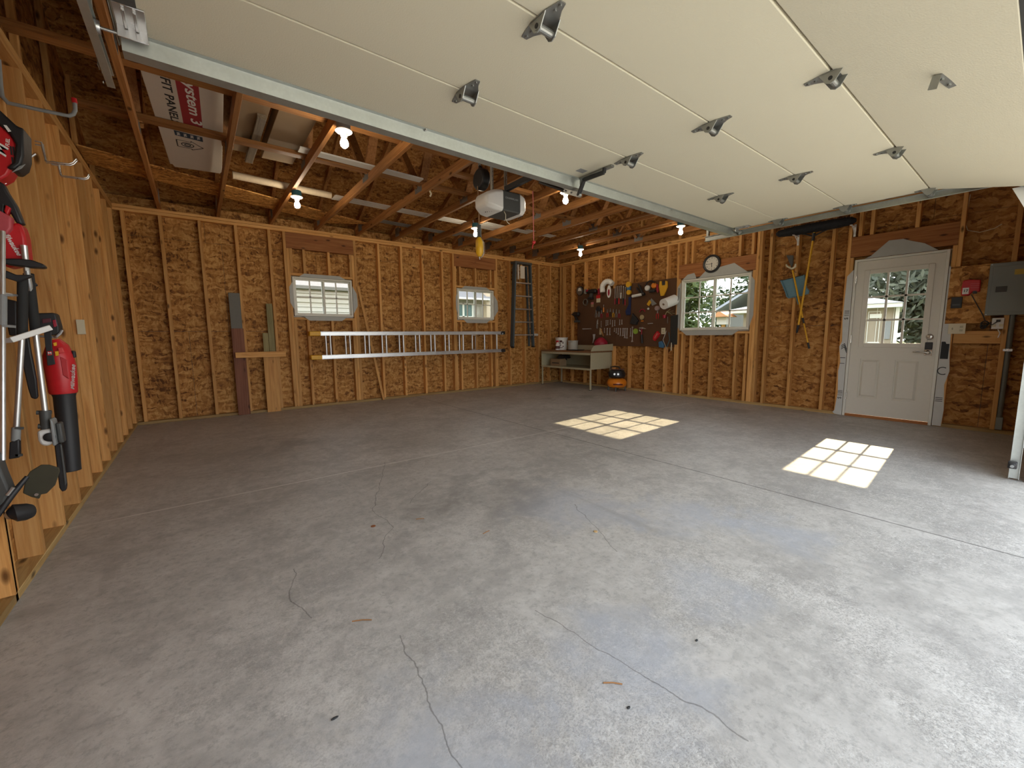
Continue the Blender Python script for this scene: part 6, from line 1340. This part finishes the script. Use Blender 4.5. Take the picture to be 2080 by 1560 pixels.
tag(G().lathe([(.003, 0), (.012, 0), (.010, .004), (.003, .004)], (2.418, -5.637, .0002), 'z', 12).build('tan_washer', plain('tan_bit', (.5,.33,.15), .7)), 'tiny tan disc on the floor between the tyre prints', 'disc')

for (o_, q, lab) in [(bl, Vector((0.142, -4.080, 1.132)), 'steel hook holding the leaf blower'), (ps, Vector((0.087, -4.385, 1.391)), 'steel hook holding the pole saw clamp'), (st_, s0.lerp(s1, .30), 'steel hook holding the string trimmer shaft'), (xp, Vector((0.110, -4.360, 1.311)), 'steel hook holding the extension pole'), (uh, Vector((0.074, -4.220, 1.820)), 'steel hook holding the upper red power head'), (tool_b, Vector((0.049, -4.180, 1.119)), 'steel hook holding the long black blade cover')]:
    ya = min([-.045-.4064*k for k in range(1, 18)], key=lambda t: abs(t+T/2-q.y))+T/2
    tag(G().tube([(-.004, ya, q.z+.012), (.012, ya, q.z+.012), (q.x, q.y+.012, q.z-.004)], .005, 8).build('tool_hook', M['steel']), lab, 'hook', 'steel hooks behind the left wall tools')

# ------------------------------------------------------------------ outside
def grass_mat():
    m = NT('mown_lawn'); o = m.obj(); n1 = m.noise(o, 2, 4); n2 = m.noise(o, 90, 3)
    c = m.mix(n1, (.075,.12,.03), (.14,.17,.06)); c = m.mix(m.math('MULTIPLY', n2, .6), c, (.05,.09,.02)); m.bsdf(c, .9, bump=n2, bstr=.5); return m.mt
struct(G().box(-60, 80, -60, 60, -.30, -.20).build('lawn', grass_mat()))
struct(G().box(-1.5, 12, -22, -7.4, -.19, -.02).build('driveway', plain('pale_driveway_concrete', (.60,.58,.54), .8, nscale=3)))
def lap_mat(name, col):
    return plain(name, col, .6, var=.05, nscale=3)
# neighbouring house with lap siding behind the left window
M['lap'] = lap_mat('cream_lap_siding', (.58,.52,.41)); M['shingle'] = plain('grey_roof_shingle', (.22,.21,.21), .9, var=.3, nscale=25)
nh = root('neighbour_garage', 'cream garage with lap siding seen through the left window of the back wall', 'building', (2.2, 3.6, -.2))
g = G(); pr = [(3.05, -.2)]; z = -.2
while z < 2.15: pr += [(3.0, z), (3.018, z+.1)]; z += .1
pr += [(3.018, 2.2), (6, 2.2), (6, -.2)]
g.prism(pr[1:], 'x', -3.5, 5.2); g.build('wall', M['lap'], nh)
g = G(); g.prism([(2.98, 2.20), (4.5, 2.36), (6.2, 2.2), (6.2, 2.26), (4.5, 2.42), (2.96, 2.25)], 'x', -3.8, 5.4); g.build('roof', M['shingle'], nh)
G().box(-3.8, 5.4, 2.94, 2.99, 2.19, 2.26).build('gutter', plain('gutter_metal', (.26,.24,.20), .5), nh)
# second house farther off
h2 = root('neighbour_house', 'house with grey roof and green tinted windows behind the right window of the back wall', 'building', (11, 10.5, -.2))
M['stucco'] = plain('pale_stucco', (.38,.35,.29), .8, var=.05); M['peach'] = plain('peach_stucco', (.62,.50,.36), .8, var=.05); M['teal_glass'] = plain('green_tinted_glass', (.10,.17,.16), .2)
G().box(3, 12.0, 10.0, 15, -.2, 2.85).build('wall', M['stucco'], h2)
G().box(12.0, 15.5, 9.6, 15, -.2, 5.2).build('wall', M['peach'], h2)
G().prism([(9.4, 2.86), (12.5, 4.5), (12.5, 4.6), (9.4, 2.90)], 'x', 2.5, 12.2).build('roof', M['shingle'], h2)
G().box(2.5, 12.2, 9.34, 9.398, 2.815, 2.89).build('fascia', M['vinyl'], h2)
wf = G(); fr(wf, 'y', 10.2, 11.45, 2.0, 2.68, .07, 9.95, 9.999); wf.box(10.85, 10.95, 9.95, 9.999, 2.0, 2.68); wf = wf.build('window', M['vinyl'], h2)
G().box(10.27, 11.38, 9.985, 9.998, 2.07, 2.61).build('pane', M['teal_glass'], wf)
# foliage
def leaf_mat(name, a, b):
    m = NT(name); r = m.n('ShaderNodeNewGeometry').outputs['Random Per Island']
    c = m.mix(r, a, b); x = m.n('ShaderNodeBsdfPrincipled'); m.l(c, x.inputs['Base Color']); x.inputs['Roughness'].default_value = .55
    t = m.n('ShaderNodeBsdfTranslucent'); m.l(c, t.inputs[0]); mx = m.n('ShaderNodeMixShader'); mx.inputs[0].default_value = .35
    m.l(x.outputs[0], mx.inputs[1]); m.l(t.outputs[0], mx.inputs[2]); m.l(mx.outputs[0], m.out.inputs[0]); return m.mt
M['leaf_dark'] = leaf_mat('dark_leaf', (.025,.055,.014), (.085,.13,.035)); M['leaf_mid'] = leaf_mat('mid_leaf', (.06,.10,.025), (.17,.21,.06)); M['leaf_grey'] = leaf_mat('grey_green_leaf', (.06,.075,.045), (.19,.20,.13))
M['bark'] = plain('tree_bark', (.09,.065,.045), .9, var=.3)
def leaves(g, c, rad, n, size, rng, shell=.55):
    c = Vector(c)
    for _ in range(n):
        d = Vector((rng.gauss(0,1), rng.gauss(0,1), rng.gauss(0,1))).normalized()*(shell+(1-shell)*rng.random())
        p = c + Vector((d.x*rad[0], d.y*rad[1], d.z*rad[2]))
        u = Vector((rng.gauss(0,1), rng.gauss(0,1), rng.gauss(0,1))).normalized(); v = u.orthogonal().normalized(); s = size*(.6+.8*rng.random())
        g.add([p-u*s, p+v*s*.45, p+u*s, p-v*s*.45], [(0,1,2,3)])
def tree(nm, x, y, h, spread, mat, n, size, lab, seed, grp='trees beyond the right wall', low=.18):
    rng = random.Random(seed); r = root(nm, lab, 'tree', (x, y, -.2), grp)
    G().tube([(x, y, -.2), (x+.1, y+.05, h*.3), (x, y, h*.62)], [h*.03, h*.022, h*.012], 10).build('trunk', M['bark'], r)
    g = G(); K = 26
    for k in range(K):
        t = rng.random(); zz = h*(low+(1-low)*t*.92); w = spread*(1-.55*abs(t-.4))
        a = rng.random()*2*pi; q = w*.62*math.sqrt(rng.random())
        leaves(g, (x+q*math.cos(a), y+q*math.sin(a), zz), (w*.48, w*.48, h*.15), n//K, size, rng, .35)
    o = g.build('foliage', mat, r); return r
tree('broadleaf_tree', 20.5, 6.2, 6.6, 3.7, M['leaf_mid'], 15000, .20, 'bright green tree filling the left half of the right wall window', 1, low=.05)
tree('broadleaf_tree', 29.5, 4.2, 9.0, 4.4, M['leaf_dark'], 13000, .21, 'dark green tree behind the right half of the right wall window', 2, low=.04)
tree('shrub', 13.6, 1.1, 1.55, 1.1, M['leaf_mid'], 1800, .07, 'low green shrub in front of the trees outside the right wall window', 3, 'shrubs outside', .05)
tree('shrub', 11.9, 7.9, 2.55, 1.1, M['leaf_mid'], 1500, .07, 'green shrub beside the neighbouring house behind the back wall', 4, 'shrubs outside', .05)
tree('hedge_tree', 23, -5.0, 6.4, 3.5, M['leaf_grey'], 15000, .17, 'grey green tree behind the shed outside the entry door', 5, low=.03)
tree('hedge_tree', 20, -13.5, 6.2, 3.6, M['leaf_grey'], 15000, .17, 'grey green tree to the right of the shed outside the entry door', 6, low=.03)
# garden shed seen through the entry door
sh = root('garden_shed', 'tan garden shed with white trim seen through the entry door', 'shed', (14.0, -4.90, -.2))
M['shed'] = plain('tan_shed_siding', (.36,.30,.22), .75, var=.06); M['shed2'] = plain('shed_roof_pale', (.40,.42,.47), .7)
g = G(); g.box(14.0, 17, -4.90, -1.6, -.2, 1.72); wl_ = g.build('wall', M['shed'], sh)
g = G()
for k in range(11): g.box(13.988, 13.9995, -4.84+k*.3, -4.83+k*.3, -.2, 1.70)
g.build('batten', M['vinyl'], wl_)
G().box(13.96, 13.999, -4.93, -4.86, -.2, 1.72).build('corner_trim', M['vinyl'], sh)
g = G(); g.loft([[(13.75, -4.97, 1.70), (17.25, -4.97, 1.70), (17.25, -1.3, 1.70), (13.75, -1.3, 1.70)], [(13.75, -4.97, 1.80), (17.25, -4.97, 1.80), (17.25, -1.3, 1.80), (13.75, -1.3, 1.80)]]); g.build('fascia', M['vinyl'], sh)
g = G(); g.loft([[(13.72, -4.99, 1.802), (17.28, -4.99, 1.802), (17.28, -1.28, 1.802), (13.72, -1.28, 1.802)], [(15.3, -3.6, 2.22), (15.7, -3.6, 2.22), (15.7, -2.9, 2.22), (15.3, -2.9, 2.22)]]); g.build('roof', M['shed2'], sh)
g = G(); fr(g, 'x', -4.60, -4.37, -.1, 1.62, .012, 13.97, 13.9865); g.box(13.965, 13.985, -4.62, -4.40, 1.46, 1.56); g.box(13.965, 13.985, -4.62, -4.40, .82, .88); g.build('door', M['vinyl'], sh)
G().box(13.975, 13.998, -4.80, -4.70, .95, 1.38).build('window', M['grey'], sh)
# grey shed and orange roofed bird house seen through the right wall window
sh.rotation_euler[2] = math.radians(9.2)
s3 = root('grey_outbuilding', 'grey outbuilding with pale roof beyond the right wall window', 'shed', (19, 0.2, -.2))
G().box(18.2, 20.5, -.9, 1.05, -.2, 1.95).build('wall', plain('grey_shed_wall', (.20,.20,.18), .8), s3)
G().prism([(-1.3, 2.0), (0.1, 2.75), (1.4, 2.0), (1.4, 2.1), (.1, 2.85), (-1.3, 2.1)], 'x', 17.8, 20.8).build('roof', M['shed2'], s3)
bh = root('bird_house', 'orange roofed bird house on a post outside the right wall window', 'bird house', (13.2, -1.2, -.2))
G().box(13.16, 13.24, -1.24, -1.16, -.2, 1.38).build('post', M['stud_z'], bh)
G().box(13.06, 13.34, -1.34, -1.06, 1.385, 1.60).build('box', M['siding'], bh)
G().prism([(-1.46, 1.605), (-1.20, 1.78), (-.94, 1.605)], 'x', 12.9, 13.5).build('roof', plain('orange_roof', (.62,.30,.14), .7), bh)

SKY, SUN, EXPO = 1.5, 4.5, 1.27

# ------------------------------------------------------------------ sky, sun, camera
wd = bpy.data.worlds.new('sky'); SC.world = wd; wd.use_nodes = True
nt = wd.node_tree; nt.nodes.clear()
wo = nt.nodes.new('ShaderNodeOutputWorld'); bg = nt.nodes.new('ShaderNodeBackground'); nt.links.new(bg.outputs[0], wo.inputs[0])
tc = nt.nodes.new('ShaderNodeTexCoord'); sp = nt.nodes.new('ShaderNodeSeparateXYZ'); nt.links.new(tc.outputs['Generated'], sp.inputs[0])
cr = nt.nodes.new('ShaderNodeValToRGB'); nt.links.new(sp.outputs[2], cr.inputs[0])
cr.color_ramp.elements[0].position = 0.0; cr.color_ramp.elements[0].color = (.97,.985,1,1)
cr.color_ramp.elements[1].position = .8; cr.color_ramp.elements[1].color = (.80,.89,1,1)
nt.links.new(cr.outputs[0], bg.inputs[0]); bg.inputs[1].default_value = SKY
sl = bpy.data.lights.new('sun', 'SUN'); sl.energy = SUN; sl.angle = .0093; sl.color = (1, .80, .50)
so = bpy.data.objects.new('sun', sl); COL.objects.link(so)
so.rotation_euler = Vector((-1, -.067, -.590)).to_track_quat('-Z', 'Y').to_euler(); so.location = (20, 0, 12)
cam = bpy.data.cameras.new('camera'); cam.sensor_width = 36; cam.sensor_fit = 'HORIZONTAL'; cam.lens = 828.252/2080*36; cam.clip_start = .01; cam.clip_end = 400
co = bpy.data.objects.new('camera', cam); COL.objects.link(co); SC.camera = co
yaw, pit, rol = .654034669, -.118057729, -.00940503881
f = Vector((math.sin(yaw)*math.cos(pit), math.cos(yaw)*math.cos(pit), math.sin(pit)))
r = Vector((math.cos(yaw), -math.sin(yaw), 0)); u = r.cross(f)
r2 = r*math.cos(rol)+u*math.sin(rol); u2 = -r*math.sin(rol)+u*math.cos(rol)
mw = Matrix(((r2.x,u2.x,-f.x,.699525),(r2.y,u2.y,-f.y,-7.107019),(r2.z,u2.z,-f.z,1.116152),(0,0,0,1)))
co.matrix_world = mw
SC.view_settings.view_transform = 'Standard'; SC.view_settings.look = 'None'; SC.view_settings.gamma = 1.0; SC.view_settings.use_curve_mapping = False
SC.view_settings.exposure = EXPO
SC.cycles.max_bounces = 10; SC.cycles.diffuse_bounces = 6; SC.cycles.transparent_max_bounces = 16; SC.cycles.glossy_bounces = 4
SC.cycles.caustics_reflective = False; SC.cycles.caustics_refractive = False; SC.cycles.sample_clamp_indirect = 6
SC.cycles.use_denoising = True
bpy.context.view_layer.update()
